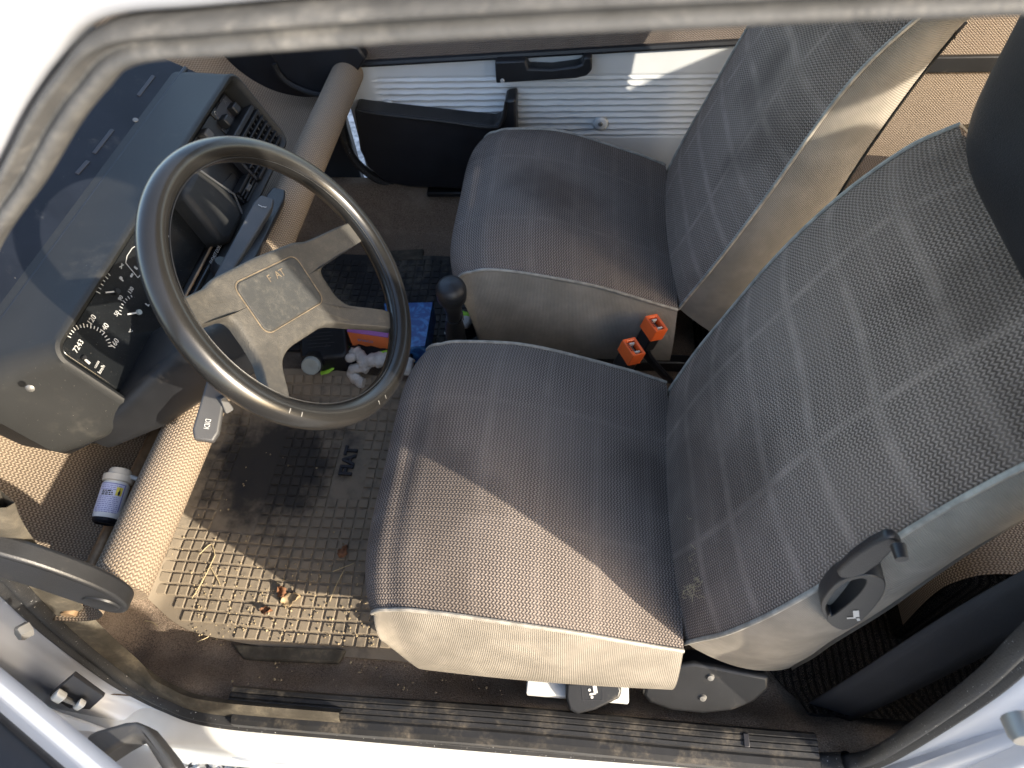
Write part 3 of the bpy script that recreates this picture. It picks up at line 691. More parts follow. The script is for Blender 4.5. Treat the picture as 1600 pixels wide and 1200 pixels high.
# --- seat belts
sb = empty('seat_belt', (.64, -.575, .02), 'dark webbing seat belt hanging down the post behind driver seat', 'seat belt')
pts = smooth_path([(.640, -.575, .03), (.640, -.583, .25), (.640, -.592, .55), (.660, -.60, .80), (.69, -.60, 1.02)], 8)
G = np.array([[(p[0] + s*.030, p[1] - .010*s, p[2] + s*.010) for s in np.linspace(-1, 1, 5)] for p in pts])
o = grid('webbing', G, M_belt, sb); mo = o.modifiers.new('thick', 'SOLIDIFY'); mo.thickness = .0018
box('anchor', (.640, -.574, .03), (.055, .012, .03), M_black, sb, bevel=.003)
def buckle(u, v, z, ang, label, press):
    c = at(u, v, 2, z); t_ = empty('belt_buckle', c - np.array([0, 0, .08]), label, 'seat belt buckle', 'belt buckles')
    up = unit((.28, .05, .95)); fx = unit(np.cross((math.cos(ang), math.sin(ang), 0), up)); fw = np.cross(up, fx)
    a, b = fw, fx                                               # a across the front, b out of the wide face
    box('shell', c - up*.022, (.034, .024, .05), M_black, t_, ax=fx, ay=fw, az=up, bevel=.003)
    # orange press button: open frame standing on the shell
    w, d = .040, .028
    o_ = [(-w/2, -d/2), (w/2, -d/2), (w/2, d/2), (-w/2, d/2)]; i_ = [(-w/2+.005, -d/2+.009), (w/2-.005, -d/2+.009), (w/2-.005, d/2-.004), (-w/2+.005, d/2-.004)]
    R = np.array([[c + fx*x + fw*y + up*zz for x, y in oo] for oo, zz in ((o_, -.012), (o_, .016), (i_, .014), (i_, -.004))])
    V = R.reshape(-1, 3); F = grid_data(R, False, True) + [(12, 13, 14, 15)]
    btn = fix_normals(mesh('press_button', V, F, M_orange, t_, smooth=False, bevel=.0015))
    text('lettering', 'PRESS', .0075, c - fw*(d/2-.0045) + up*.0165, fx, fw, M_inkb, btn, lift=.0003)
    box('slot', c + up*.0, (.026, .010, .012), M_metal, t_, ax=fx, ay=fw, az=up, bevel=.001)
    for s in (-1, 1): box('latch', c + fx*s*.010 + up*.006 + fw*.002, (.003, .012, .014), M_print, t_, ax=fx, ay=fw, az=up, bevel=.0005)
    tube('stalk', smooth_path([c - up*.045, c - up*.08 + np.array([.02, 0, 0]), c + np.array([.05, .0, -.16])], 5), .011, M_vinyl, t_, n=8, ry=.006)
    return t_
buckle(986, 550, .245, .5, 'orange seat belt buckle nearer the driver seat', True)
buckle(1021, 513, .245, .5, 'orange seat belt buckle nearer the passenger seat', True)

# ================================================================== parcel shelf with its tube
TX, TZ = -.305, .42
shelf = empty('parcel_shelf', (-.45, 0, .34), 'cloth lined dash shelf slung behind a padded cross tube', 'parcel shelf')
tube('cross_tube', [(TX, y, TZ) for y in np.linspace(-.585, .625, 40)], .0345, M_weave, shelf, n=36, up=(-1, 0, 0))
pr = [(-.70, .66), (-.655, .575), (-.615, .475), (-.575, .405), (-.515, .358), (-.44, .338), (-.375, .345), (-.335, .375), (-.325, .41)]
pr = smooth_path([(a, b, 0) for a, b in pr], 6)[:, :2]
G = np.array([[(x, y, z + .012*sstep(.50, .64, abs(y))) for y in np.linspace(-.606, .645, 50)] for x, z in pr])
tr = grid('tray', G, M_weave, shelf, flip=True)
tube('support_rod', [(-.405, y, .352) for y in np.linspace(-.60, .20, 16)], .0095, M_brass, shelf, n=12)
# end brackets
BN = [(-.50, .735), (-.40, .672), (-.31, .606), (-.275, .566), (-.252, .515), (-.252, .470), (-.268, .445), (-.290, .446), (-.312, .476), (-.345, .53), (-.40, .585), (-.50, .66)]
def bracket(y, sgn, shift=(0, 0)):
    V = smooth_path([(a+shift[0], b+shift[1], 0) for a, b in BN], 4, True)[:, :2]
    o = prism('end_bracket', V, (0, y, 0), (1, 0, 0), (0, 0, 1), (0, sgn, 0), 0, .022, M_black, shelf, bevel=.004, seg=3, angle=35)
    return o
b1 = bracket(-.597, -1)
b1['label'] = 'black plastic bracket holding the tube end near the open door'
lathe('end_disc', [(.001, .003), (.016, .003), (.019, .002), (.020, 0)], (-.277, -.619, .478), (0, -1, 0), M_black, b1, n=30)
fb = [at(u, v, 1, .602) for u, v in [(405, 60), (428,95),(436,112),(452,128),(480,142),(515,150),(540,135),(560,110),(572,92),(560,74),(500,60)]]
prism3('end_bracket', fb, (0, 1, 0), .03, M_vinyl, shelf, bevel=.005)
tube('bracket_lip', smooth_path([at(u, v, 1, .598) for u, v in [(428,100),(438,118),(456,133),(485,145),(512,150)]], 4), .006, M_black, shelf, n=8)

# aerosol can lying in the tray
def can():
    a, b = at(165, 812, 2, .382), at(187, 742, 2, .396)
    ax = unit(b - a); L = np.linalg.norm(b - a)*1.02; r = .0172
    t_ = empty('aerosol_can', a - np.array([0, 0, r]), 'small white aerosol can with hazard label lying in the shelf', 'aerosol can')
    lathe('can_body', [(.012, -.001), (r-.002, 0), (r, .003), (r, L*.75), (r-.002, L*.79), (.0138, L*.82)], a, ax, M_canw, t_, n=36)
    lathe('base_ring', [(.010, -.004), (r-.004, -.006), (r-.0008, -.003), (r-.0008, .001)], a, ax, M_navy, t_, n=30)
    cap = lathe('spray_cap', [(.0145, L*.80), (.0193, L*.815), (.0196, L*.945), (.0152, L*.965), (.0146, L*1.06), (.0128, L*1.10), (.001, L*1.105)], a, ax, M_capw, t_, n=36)
    side = unit(np.cross(ax, (0, 0, 1))); side = side if side[0] > 0 else -side
    n0 = a + ax*L*.95
    tube('nozzle', [n0 + side*.017, n0 + side*.029 - ax*.003], .0032, M_print, cap, n=10)
    # curved paper label, flame panel and print
    view = unit(CAMP - (a + b)/2); e1 = unit(view - ax*(view @ ax)); e2 = np.cross(ax, e1)   # e1 faces up, e2 sideways
    if e2 @ side < 0: e2 = -e2
    def arc(a0, a1, h0, h1, rad, n=14): 
        return np.array([[a + ax*h + rad*(math.cos(t)*e1 + math.sin(t)*e2) for t in np.linspace(a0, a1, n)] for h in (h0, h1)])
    lab = fix_normals(grid('label_paper', arc(-1.5, .72, .008, L*.735, r+.0004), M_label, t_))
    fix_normals(grid('label_border', arc(.62, .72, .010, L*.735, r+.0008, 4), M_ink, lab))
    fix_normals(grid('label_border', arc(-1.2, .70, L*.715, L*.735, r+.0008), M_ink, lab))
    fix_normals(grid('hazard_panel', arc(.10, .55, L*.48, L*.66, r+.0010, 8), M_yellow, lab))
    # flame on the panel
    fl_ = [(-.5, -.8), (.5, -.8), (.75, -.25), (.45, .35), (.30, .0), (.05, .95), (-.25, .25), (-.4, .0), (-.7, -.2)]
    c_h = L*.565; V = []
    for x, y in fl_:
        t = .325 + x*.12; V.append(a + ax*(c_h + y*.0065) + (r+.0016)*(math.cos(t)*e1 + math.sin(t)*e2))
    mesh('flame', V, [tuple(range(len(V)))], M_inkb, lab, smooth=False)
    for k in range(15):
        h = L*(.67 - k*.040)
        if k in (0, 1, 2): a0, a1, mm = -1.1, rng.uniform(.40, .55), M_ink
        elif 2 < k < 6: a0, a1, mm = -.9, rng.uniform(-.15, .0), M_inkb
        else: a0, a1, mm = -1.1 + rng.uniform(0, .1), rng.uniform(.3, .55), M_ink
        x0 = a0
        while x0 < a1:
            x1 = min(a1, x0 + rng.uniform(.08, .28)); fix_normals(grid('print', arc(x0, x1, h, h + (.0010 if mm is M_ink else .0017), r+.0009, 4), mm, lab)); x0 = x1 + .05
can()

# ================================================================== dashboard and instrument pod
dash = empty('dashboard', (-.45, 0, .42), 'dark grey dashboard pod with gauges, switches and air vents', 'dashboard')
# scuttle panel below the windscreen
so_, sn = np.array([-.484, 0, .592]), unit((.48, 0, .88))
st_ = unit(np.cross((0, 1, 0), sn))                       # along the panel towards the windscreen
if st_[0] > 0: st_ = -st_
G = np.array([[so_ + st_*s + np.array([0, y, 0]) - sn*.0 for y in np.linspace(-.62, .315, 40)] for s in np.linspace(-.01, .26, 10)])
sp = fix_normals(grid('scuttle_panel', G, M_navy, dash))
tube('scuttle_edge', [so_ + st_*.008 + np.array([0, y, 0]) + sn*.003 for y in np.linspace(-.60, .31, 10)], .004, M_vinyl, sp, n=8)
for u0, v0, u1, v1 in ((147, 240, 176, 203), (216, 150, 240, 119), (120, 272, 138, 252)):
    p, q = onplane(u0, v0, so_, sn), onplane(u1, v1, so_, sn)
    box('demist_slot', (p+q)/2 + sn*.0005, (np.linalg.norm(q-p), .006, .002), M_inkb, sp, ax=unit(q-p), ay=unit(np.cross(sn, q-p)), az=sn, bevel=.0008)
lathe('screw', [(.0006, .002), (.004, .002), (.005, 0)], onplane(212, 188, so_, sn), sn, M_metal, sp, n=12)
# pod: rounded tray opening towards the driver
FB, FT = np.array([-.332, 0, .462]), np.array([-.392, 0, .606])
fu = unit(FT - FB); FH = np.linalg.norm(FT - FB); fs = np.array([0, 1., 0]); fn = unit(np.cross(fs, fu))
if fn[0] < 0: fn = -fn
YN, YF = -.368, .296
def face(s, t, h=0.): return FB + fs*s + fu*t + fn*h
def facepx(u, v, h=0.):
    p = onplane(u, v, FB + fn*h, fn) - FB; return float(p @ fs), float(p @ fu)
def ring(inset, h, r, dy0=0., dy1=0., back=None):
    pts = rrect((YF+dy1) - (YN-dy0) - 2*inset, FH - 2*inset, r, 6, ((YF+dy1)+(YN-dy0))/2, FH/2)
    out = [face(s, t, h) for s, t in pts]
    if h < -.02 and back is None: out = [p + np.array([0, 0, -(h + .02)*.33]) for p in out]
    return out
R = [ [np.array([p[0]-.01, p[1], p[2]]) for p in ring(-.010, -.108, .035, .045, .012)], ring(-.008, -.095, .033, .038, .010), ring(-.006, -.06, .03, .022, .006), ring(-.001, -.010, .026), ring(.001, -.002, .024), ring(.005, .0, .021), ring(.010, -.003, .017), ring(.013, -.012, .014), ring(.014, -.046, .012, back=1)]
R = np.array(R)
V = R.reshape(-1, 3); n_ = R.shape[1]; F = grid_data(R, False, True) + [tuple(range((len(R)-1)*n_, len(R)*n_)), tuple(range(n_))[::-1]]
pod = fix_normals(mesh('pod_shell', V, F, M_dash, dash, angle=50))
lathe('screw', [(.0006, .002), (.0035, .0015), (.005, 0)], at(47, 607, 1, -.408), (.3, -.9, .3), M_metal, pod, n=12)
# lower dash housing under the pod
prism('lower_housing', [(-.60, .56), (-.50, .57), (-.44, .50), (-.37, .470), (-.345, .452), (-.385, .43), (-.42, .405), (-.50, .39), (-.58, .43)], (0, 0, 0), (1, 0, 0), (0, 0, 1), (0, 1, 0), -.372, .27, M_vinyl, dash, bevel=.006)
prism('lower_housing', [(-.60, .575), (-.50, .575), (-.455, .50), (-.405, .455), (-.46, .42), (-.52, .44)], (0, 0, 0), (1, 0, 0), (0, 0, 1), (0, 1, 0), -.405, -.35, M_black, dash, bevel=.008)
# gauge cluster
gc = empty('gauge_cluster', face(-.15, .02, -.04)); gc.parent = dash; gc.location = gc.location - dash.location
GH = -.030
gl = prism('gauge_lens', rrect(.360, .104, .012, 4, -.160, FH*.54), FB, fs, fu, fn, -.044, GH, M_gauge, gc, bevel=.002)
gl.name = 'gauge_plate'
prism('lower_ledge', [(-.336, .012), (.03, .012), (.03, .022), (-.336, .022)], FB, fs, fu, fn, -.05, -.018, M_gauge, gc, bevel=.003)
tube('lens_edge', [face(s, .026, GH+.003) for s in np.linspace(-.335, -.02, 12)], .0022, M_brass, gc, n=6)
def gt(s_, u, v, size, nm='number', mat=None, **k):
    s, t = facepx(u, v, GH); text(nm, s_, size, face(s, t, GH), fs, fu, mat or M_print, gc, **k)
for s_, u, v in (('120', 143, 500), ('140', 163, 513), ('160', 179, 537)): gt(s_, u, v, .0104)
for s_, u, v in (('50', 182, 490), ('90', 188, 466), ('130', 204, 454)): gt(s_, u, v, .0080)
for s_, u, v, sz in (('°C', 204, 518, .006), ('7243', 122, 541, .0100), ('km/h', 158, 577, .007), ('133/SI3', 151, 570, .004)): gt(s_, u, v, sz)
def dial(cu, cv, rad, a0, a1, n, ln, w=.0012):
    s0, t0 = facepx(cu, cv, GH)
    for k in range(n):
        a = math.radians(a0 + (a1-a0)*k/(n-1)); L = ln*(1.35 if k % 2 == 0 else 1)
        d = np.array([math.cos(a), math.sin(a)])
        c = face(s0 + d[0]*rad, t0 + d[1]*rad, GH + .0006)
        box('tick', c, (L, w, .0004), M_print, gc, ax=fs*d[0]+fu*d[1], ay=-fs*d[1]+fu*d[0], az=fn, bevel=0)
def dial3(p0, p1, p2, n, ln, w=.0012):
    q = [np.array(facepx(u, v, GH)) for u, v in (p0, p1, p2)]
    A = 2*np.array([q[1]-q[0], q[2]-q[0]]); b = np.array([q[1]@q[1]-q[0]@q[0], q[2]@q[2]-q[0]@q[0]]); c = np.linalg.solve(A, b)
    r = np.linalg.norm(q[0]-c); an = [math.atan2(*(x-c)[::-1]) for x in q]
    a0, a1 = an[0], an[2]
    if a0 < a1: a0 += 2*math.pi
    for k in range(n):
        a = a0 + (a1-a0)*k/(n-1); L = ln*(1.4 if k % 2 == 0 else 1); d = np.array([math.cos(a), math.sin(a)])
        p = face(c[0] + d[0]*r, c[1] + d[1]*r, GH + .0006)
        box('tick', p, (L, w, .0004), M_print, gc, ax=fs*d[0]+fu*d[1], ay=-fs*d[1]+fu*d[0], az=fn, bevel=0)
dial3((107, 526), (130, 509), (172, 541), 17, .0042, .0012)
dial3((187, 491), (192, 474), (205, 463), 8, .0034, .0010)
dial3((153, 457), (157, 447), (170, 429), 6, .0042, .0011)
def needle(u0, v0, u1, v1, w=.0022, hubr=.004, hm=None):
    a, b = [face(*facepx(u, v, GH), GH + .003) for u, v in ((u0, v0), (u1, v1))]
    box('needle', (a+b)/2, (np.linalg.norm(b-a), w, .0008), M_print, gc, ax=unit(b-a), ay=unit(np.cross(fn, b-a)), az=fn, bevel=0)
    lathe('needle_hub', [(.0004, .0035), (hubr*.9, .0035), (hubr, 0)], a, fn, hm or M_cap, gc, n=16)
needle(214, 489, 197, 492); needle(180, 456, 163, 458, hm=M_black); needle(128, 560, 138, 569, .0032, .003, M_black)
# car outline with its warning symbols
def outline(pts, w=.0011):
    P = [face(*facepx(u, v, GH), GH + .0006) for u, v in pts]
    for a, b in zip(P[:-1], P[1:]): box('car_outline', (a+b)/2, (np.linalg.norm(b-a)+w*.5, w, .0004), M_print, gc, ax=unit(b-a), ay=unit(np.cross(fn, b-a)), az=fn, bevel=0)
outline([(215, 434), (196, 411), (198, 400), (206, 388), (216, 382), (232, 362), (252, 357), (263, 369), (256, 384), (240, 408), (215, 434)])
for s_, u, v, sz in (('E', 212, 419, .007), ('oo', 205, 430, .006), ('P', 190, 436, .009), ('O', 262, 395, .008), ('><', 190, 416, .007), ('L', 230, 476, .008)): gt(s_, u, v, sz, 'symbol', bold=.0003)
s, t = facepx(282, 421, GH+.012)
text('lettering', 'ENDAST DOTTR', .0085, face(-.045, .020, -.0165), fs, fu, M_print, gc, sx=.8)
# dusty hump between gauges and controls
s0, s1 = -.025, .062
hp_ = [(s0-.012, .030), (s0+.005, .120), (s1-.01, .124), (s1, .060), (s1-.006, .016), (s0+.004, .014)]
hm = prism('column_hump', hp_, FB, fs, fu, fn, -.046, .004, M_dash, dash, bevel=.010, seg=3)
tube('hump_ridge', [face(s1-.022, .118, .006), face(s1-.006, .052, .010), face(s1-.02, .022, .006)], .0018, M_grey, hm, n=6)
text('symbol', '8', .010, face(s1-.004, .060, .0045), fs, fu, M_print, hm)
# control side: back plate, switches, pocket, vents, sliders
prism('control_plate', [(.066, .016), (.278, .016), (.278, .132), (.066, .132)], FB, fs, fu, fn, -.047, -.036, M_black, dash, bevel=.002)
CH = -.036
def switch(u, v, w=.021, hgt=.020, d=.016, sym=None, on=False):
    s, t = facepx(u, v, CH + d)
    o = box('rocker_switch', face(s, t, CH + d/2), (w, hgt, d), M_grey if on else M_black, dash, ax=fs, ay=fu, az=fn, bevel=.0025, taper=(.9, .82))
    if sym:
        s2, t2 = s, t + hgt*.95; box('symbol_plate', face(s2, t2, CH+.001), (w*.95, hgt*.7, .003), M_vinyl, o, ax=fs, ay=fu, az=fn, bevel=.0008)
        text('symbol', sym, .010, face(s2, t2, CH+.0026), fs, fu, M_print, o)
for u, v, sy in ((371, 168, 'A'), (358, 187, '回' if False else 'O'), (328, 209, 'Y'), (381, 196, '8'), (374, 211, '*')):
    switch(u, v, sym=sy, on=(u == 328))
# vents: each a frame with cross bars and slats
def vent(sa, sb_, ta, tb, h, nsl, nbar):
    v_ = empty('air_vent', face((sa+sb_)/2, ta, h)); v_.parent = dash; v_.location = v_.location - dash.location
    box('duct', face((sa+sb_)/2, (ta+tb)/2, h-.012), (sb_-sa, tb-ta, .004), M_inkb, v_, ax=fs, ay=fu, az=fn, bevel=0)
    for k in range(nsl + 1):
        t = ta + (tb-ta)*k/nsl; box('slat', face((sa+sb_)/2, t, h), (sb_-sa, .0035 if 0 < k < nsl else .006, .018), M_black, v_, ax=fs, ay=unit(fu+fn*.3), az=fn, bevel=.0008)
    for k in range(nbar + 1):
        s = sa + (sb_-sa)*k/nbar; box('cross_bar', face(s, (ta+tb)/2, h-.003), (.0022 if 0 < k < nbar else .006, tb-ta, .012), M_vinyl, v_, ax=fs, ay=fu, az=fn, bevel=.0005)
    box('thumb_tab', face((sa+sb_)/2, (ta+tb)/2, h+.006), (.016, .008, .01), M_grey, v_, ax=fs, ay=fu, az=fn, bevel=.001)
vent(.150, .280, .018, .078, -.012, 5, 9)
box('vent_ledge', face(.215, .088, -.022), (.13, .010, .03), M_black, dash, ax=fs, ay=fu, az=fn, bevel=.002)
vent(.092, .146, .014, .034, -.020, 3, 3)
for u, v in ((393, 272), (402, 285)):
    s, t = facepx(u, v, -.025); box('slider_knob', face(s, t, -.026), (.016, .009, .02), M_grey, dash, ax=fs, ay=fu, az=fn, bevel=.002)
for u, v, c in ((392, 283, '2'), (398, 292, '1')):
    s, t = facepx(u, v, -.034); text('number', c, .008, face(s, t, -.0345), fs, fu, M_print, dash, lift=.002)
prism('slider_panel', [(.066, .014), (.150, .014), (.142, .052), (.066, .060)], FB, fs, fu, fn, -.044, -.0345, M_black, dash, bevel=.002)
prism('oddment_pocket', [(.21, .094), (.276, .094), (.272, .130), (.21, .130)], FB, fs, fu, fn, -.047, -.0325, M_inkb, dash, bevel=.002)

# ================================================================== steering column
WC = np.array([-.092, -.285, .650]); WT = math.radians(34.5)
wn_ = np.array([math.cos(WT), 0, math.sin(WT)]); we1 = np.array([0, 1., 0]); we2 = np.cross(wn_, we1)
colm = empty('steering_column', WC - wn_*.3, 'black steering column shroud with flat wiper and lamp stalks behind the wheel', 'steering column')
def section(s, wy, h0, h1, yo=0., r=.018):
    c = WC - wn_*s + we1*yo; return [c + we1*a + we2*b for a, b in rrect(2*wy, h1-h0, min(r, (h1-h0)*.45), 4, 0, (h0+h1)/2)]
S_ = np.array([section(.062, .040, -.045, .030), section(.075, .046, -.052, .035), section(.13, .050, -.058, .035), section(.19, .056, -.056, .030), section(.25, .062, -.048, .03, -.003), section(.30, .078, -.036, .03, -.014), section(.38, .09, -.015, .03, -.02)])
V = S_.reshape(-1, 3); n_ = S_.shape[1]
shr = fix_normals(mesh('shroud', V, grid_data(S_, False, True) + [tuple(range(n_)), tuple(range(V.shape[0]-n_, V.shape[0]))], M_black, colm, angle=45))
tube('shaft', [WC - wn_*.07, WC - wn_*.046], .022, M_vinyl, colm, n=16)
#box('fuse_lid', WC - wn_*.27 + we2*(-.02) + we1*(-.078), (.05, .004, .045), M_black, shr, ax=wn_, ay=we1, az=we2, bevel=.004)
def stalk(P0, P1, w, th, mat, tip=None, nm='stalk'):
    a = unit(P1 - P0); up = unit(np.array([.35, 0, .94]) - a*(np.array([.35, 0, .94]) @ a)); sd = np.cross(a, up); L = np.linalg.norm(P1 - P0)
    prof = [(0, -w*.32), (L*.9, -w*.5), (L, -w*.36), (L, w*.36), (L*.9, w*.5), (0, w*.32)]
    o = prism(nm, prof, P0, a, sd, up, -th/2, th/2, mat, colm, bevel=.003, seg=3)
    return o, a, sd, up
n0, n1 = at(352, 545, 2, .545), at(319, 690, 2, .505)
o, a, sd, up = stalk(n0, n1, .031, .014, M_grey)
c = at(330, 665, 2, .512) ; text('symbol', 'DIDI', .0095, n0 + a*np.linalg.norm(n1-n0)*.83 + up*.0072, a, np.cross(up, a), M_print, o, sx=.7)
o, a, sd, up = stalk(at(345, 620, 2, .53), at(357, 643, 2, .51), .012, .012, M_grey)
f0, f1 = at(340, 448, 2, .51), at(418, 312, 2, .505)
o, a, sd, up = stalk(f0, f1, .030, .014, M_grey)
text('symbol', '{', .014, f0 + a*np.linalg.norm(f1-f0)*.87 + up*.0072, a, np.cross(up, a), M_print, o)
f2, f3 = at(372, 440, 2, .50), at(436, 300, 2, .47)
o, a, sd, up = stalk(f2, f3, .030, .016, M_vinyl)
tube('switch_link', [at(395, 325, 2, .485), at(420, 330, 2, .485)], .006, M_black, colm, n=8)
lathe('ignition_lock', [(.001, .02), (.014, .02), (.016, .016), (.016, 0)], at(345, 425, 2, .47), (.5, .3, .8), M_black, colm, n=20)

# ================================================================== steering wheel
wheel = empty('steering_wheel', WC, 'black four-spoke steering wheel with a worn grey hub', 'steering wheel')
th = np.linspace(0, 2*np.pi, 120, endpoint=False)
RR, rr = .1665, .0148
ps = np.linspace(0, 2*np.pi, 24, endpoint=False)
G = np.array([[WC + (math.cos(t)*we1 + math.sin(t)*we2)*(RR + rr*math.cos(p)*(1 - .05*max(0, -math.cos(p)))) + wn_*(rr*1.05*math.sin(p)) for p in ps] for t in th])
rim = mesh('rim', G.reshape(-1, 3), grid_data(G, True, True), M_rim, wheel); fix_normals(rim)
sa_ = 1.18
seam = [WC + (math.cos(t)*we1 + math.sin(t)*we2)*(RR - rr*.93) + wn_*(rr*.52) for t in th]
tube('rim_seam', seam, .0006, M_black, rim, n=6, closed=True)
TA = math.radians(-28.5)
ha = we1*math.cos(TA) + we2*math.sin(TA); hb = -we1*math.sin(TA) + we2*math.cos(TA)
def sdf(a, b):
    a = abs(a)
    q = np.array([abs(a) - .066, abs(b + .009) - .036]); d0 = np.linalg.norm(np.maximum(q, 0)) + min(max(q[0], q[1]), 0) - .016
    def seg(p0, p1, w0, w1):
        p0, p1 = np.array(p0), np.array(p1); p = np.array([a, b]); t = np.clip((p-p0) @ (p1-p0)/((p1-p0) @ (p1-p0)), 0, 1)
        return np.linalg.norm(p - p0 - t*(p1-p0)) - (w0 + (w1-w0)*t)
    ds = [d0, seg((.0, .026), (.19, .018), .0205, .0165), seg((.035, -.030), (.135, -.118), .016, .0125)]
    k = .016; m = ds[0]
    for d in ds[1:]:
        h = max(k - abs(m-d), 0)/k; m = min(m, d) - h*h*k/4
    return m
def hub():
    n = 400; rows = []; edge = []
    for t in np.linspace(0, 2*np.pi, n, endpoint=False):
        lo = .03
        r = lo
        while r < RR and sdf(r*math.cos(t), r*math.sin(t)) < 0: r += .0015
        if r < RR:
            a0, a1 = r - .0015, r
            for _ in range(8):
                mid = (a0+a1)/2
                if sdf(mid*math.cos(t), mid*math.sin(t)) < 0: a0 = mid
                else: a1 = mid
            r = a1
        edge.append(min(r, RR))
    edge = np.array(edge)
    def off(r): return -.031 + .027*float(sstep(.085, .160, r))
    fr = [0, .25, .5, .7, .82, .9, .95, .98, 1.0]
    G = []
    for f in fr:
        row = []
        for t, e in zip(np.linspace(0, 2*np.pi, n, endpoint=False), edge):
            inset = (1-f)*e; r = e*f; drop = .006*(1 - math.sqrt(max(0, 1-(1-min(1, inset/.008))**2)))
            row.append(WC + (ha*math.cos(t) + hb*math.sin(t))*r + wn_*(off(r) - drop))
        G.append(row)
    G.append([WC + (ha*math.cos(t) + hb*math.sin(t))*e*.985 + wn_*(off(e)-.017) for t, e in zip(np.linspace(0, 2*np.pi, n, endpoint=False), edge)])
    G.append([WC + (ha*math.cos(t) + hb*math.sin(t))*e*.6 + wn_*(off(e*.6)-.02) for t, e in zip(np.linspace(0, 2*np.pi, n, endpoint=False), edge)])
    return fix_normals(grid('spokes', np.array(G), M_hub, wheel, cv=True, angle=60))
spk = hub()
pc = WC - wn_*.031
def hubp(a, b, h=0.): return pc + ha*a + hb*b + wn_*h
prism('horn_pad', rrect(.108, .064, .010, 5, 0, -.002), pc, ha, hb, wn_, -.004, .0016, M_pad, wheel, bevel=.001)
tube('pad_line', [hubp(a, b, .0006) for a, b in rrect(.1115, .0675, .011, 5, 0, -.002)], .0007, M_gold, wheel, n=6, closed=True)
text('lettering', 'F  AT', .013, hubp(.008, .0185, .0016), ha, hb, M_gold, wheel, lift=.0002, ext=.0001)
for a_, w0 in ((math.radians(-167), .0012), (math.radians(-162), .0010), (math.radians(-122), .0012), (math.radians(-117), .0009)):
    rd = math.cos(a_)*we1 + math.sin(a_)*we2; nn = unit(rd*.35 + wn_*.94); tg = np.cross(nn, rd); p = WC + rd*(RR + rr*.35) + wn_*(rr*.99)
    box('scratch', p, (.0055, w0, .0005), M_metal, rim, ax=unit(np.cross(tg, nn)), ay=unit(tg), az=nn, bevel=.0003)

# ================================================================== gear lever and clutter on the tunnel
gl_ = empty('gear_lever', at(690, 560, 2, .06), 'black gear lever with a mushroom knob between the seats', 'gear lever')
kb = at(705, 455, 1, .0); base = np.array([-.015, .045, .055])
ax_ = unit(kb - base); L = np.linalg.norm(kb - base)
lathe('boot', [(.030, 0), (.028, L*.2), (.021, L*.45), (.019, L*.6), (.015, L*.72)], base, ax_, M_vinyl, gl_, n=20)
lathe('knob', [(.012, L*.68), (.0145, L*.80), (.020, L*.90), (.0265, L*.94), (.0275, L*.985), (.0275, L*.99)], base, ax_, M_black, gl_, n=30)
lathe('knob_top', [(.0275, L*.992), (.0272, L*1.02), (.024, L*1.05), (.016, L*1.07), (.0005, L*1.077)], base, ax_, M_vinyl, gl_, n=30)

def bottle():
    cap = at(486, 573, 2, .075); 
    a0 = at(500, 540, 2, .085)
    t_ = empty('oil_bottle', at(505, 520, 2, .05), 'black plastic oil bottle with grey screw cap lying below the wheel', 'bottle')
    zt = .115
    pts = [at(u, v, 2, zt) for u, v in [(467,515),(472,507),(520,504),(540,508),(545,548),(538,556),(480,562),(468,556)]]
    prism3('bottle_body', pts, (0, 0, -1), .065, M_black, t_, bevel=.010, seg=4)
    sh = [at(u, v, 2, .118) for u, v in [(489, 547), (536, 535)]]
    ax = unit(at(486, 573, 2, .082) - at(520, 545, 2, .10))
    p0 = at(518, 548, 2, .098)
    tube('handle', [p0, at(497, 562, 2, .092)], .019, M_vinyl, t_, n=14)
    c0 = at(487, 570, 2, .118)
    dirc = unit((CAMP - c0)*.9 + np.array([-.3, -.9, 0]))
    lathe('neck', [(.021, -.03), (.021, -.004), (.0225, .0)], c0, dirc, M_vinyl, t_, n=24)
    lathe('screw_cap', [(.0195, -.008), (.0195, .010), (.0175, .0125), (.004, .0128), (.002, .0118), (.0003, .0118)], c0, dirc, M_cap, t_, n=36)
    for k in range(6):
        a, b = at(476 + k*1.0, 517 + k*5.2, 2, zt+.0006), at(523 - rng.uniform(0, 9), 513 + k*5.4, 2, zt+.0006)
        box('print', (a+b)/2, (np.linalg.norm(b-a), .0012, .0004), M_grey, t_, ax=unit(b-a), ay=unit(np.cross((0, 0, 1), b-a)), bevel=0)
bottle()
def carton(name, pts, z, h, mt, ms, label):
    P = np.array([at(u, v, 2, z) for u, v in pts]); t_ = empty(name, P.mean(0) - np.array([0, 0, h]), label, 'carton')
    top = prism3('top_panel', P, (0, 0, -1), .002, mt, t_, bevel=.0005)
    Q = P - np.array([0, 0, .002]); 
    c = P.mean(0)
    Q = c + (Q - c)*.998
    prism3('side_panels', Q, (0, 0, -1), h-.002, ms, t_, bevel=.001)
    return t_, P
bo, P = carton('orange_carton', [(542, 518), (606, 527), (612, 494), (550, 482)], .150, .085, M_boxp, M_boxo, 'orange carton with purple top and blue lettering beside the bottle')
u_ = unit(P[1]-P[0]); text('lettering', 'SPARCO', .0095, P[0] + (P[1]-P[0])*.40 - np.array([0, 0, .022]) + np.cross(u_, (0, 0, 1))*.0, u_, (0, 0, 1), M_ink, bo, lift=.0012)
bb, P = carton('blue_carton', [(610, 545), (664, 540), (676, 472), (600, 474)], .120, .055, M_blue, M_blue, 'glossy blue carton with water pattern in front of the gear lever')
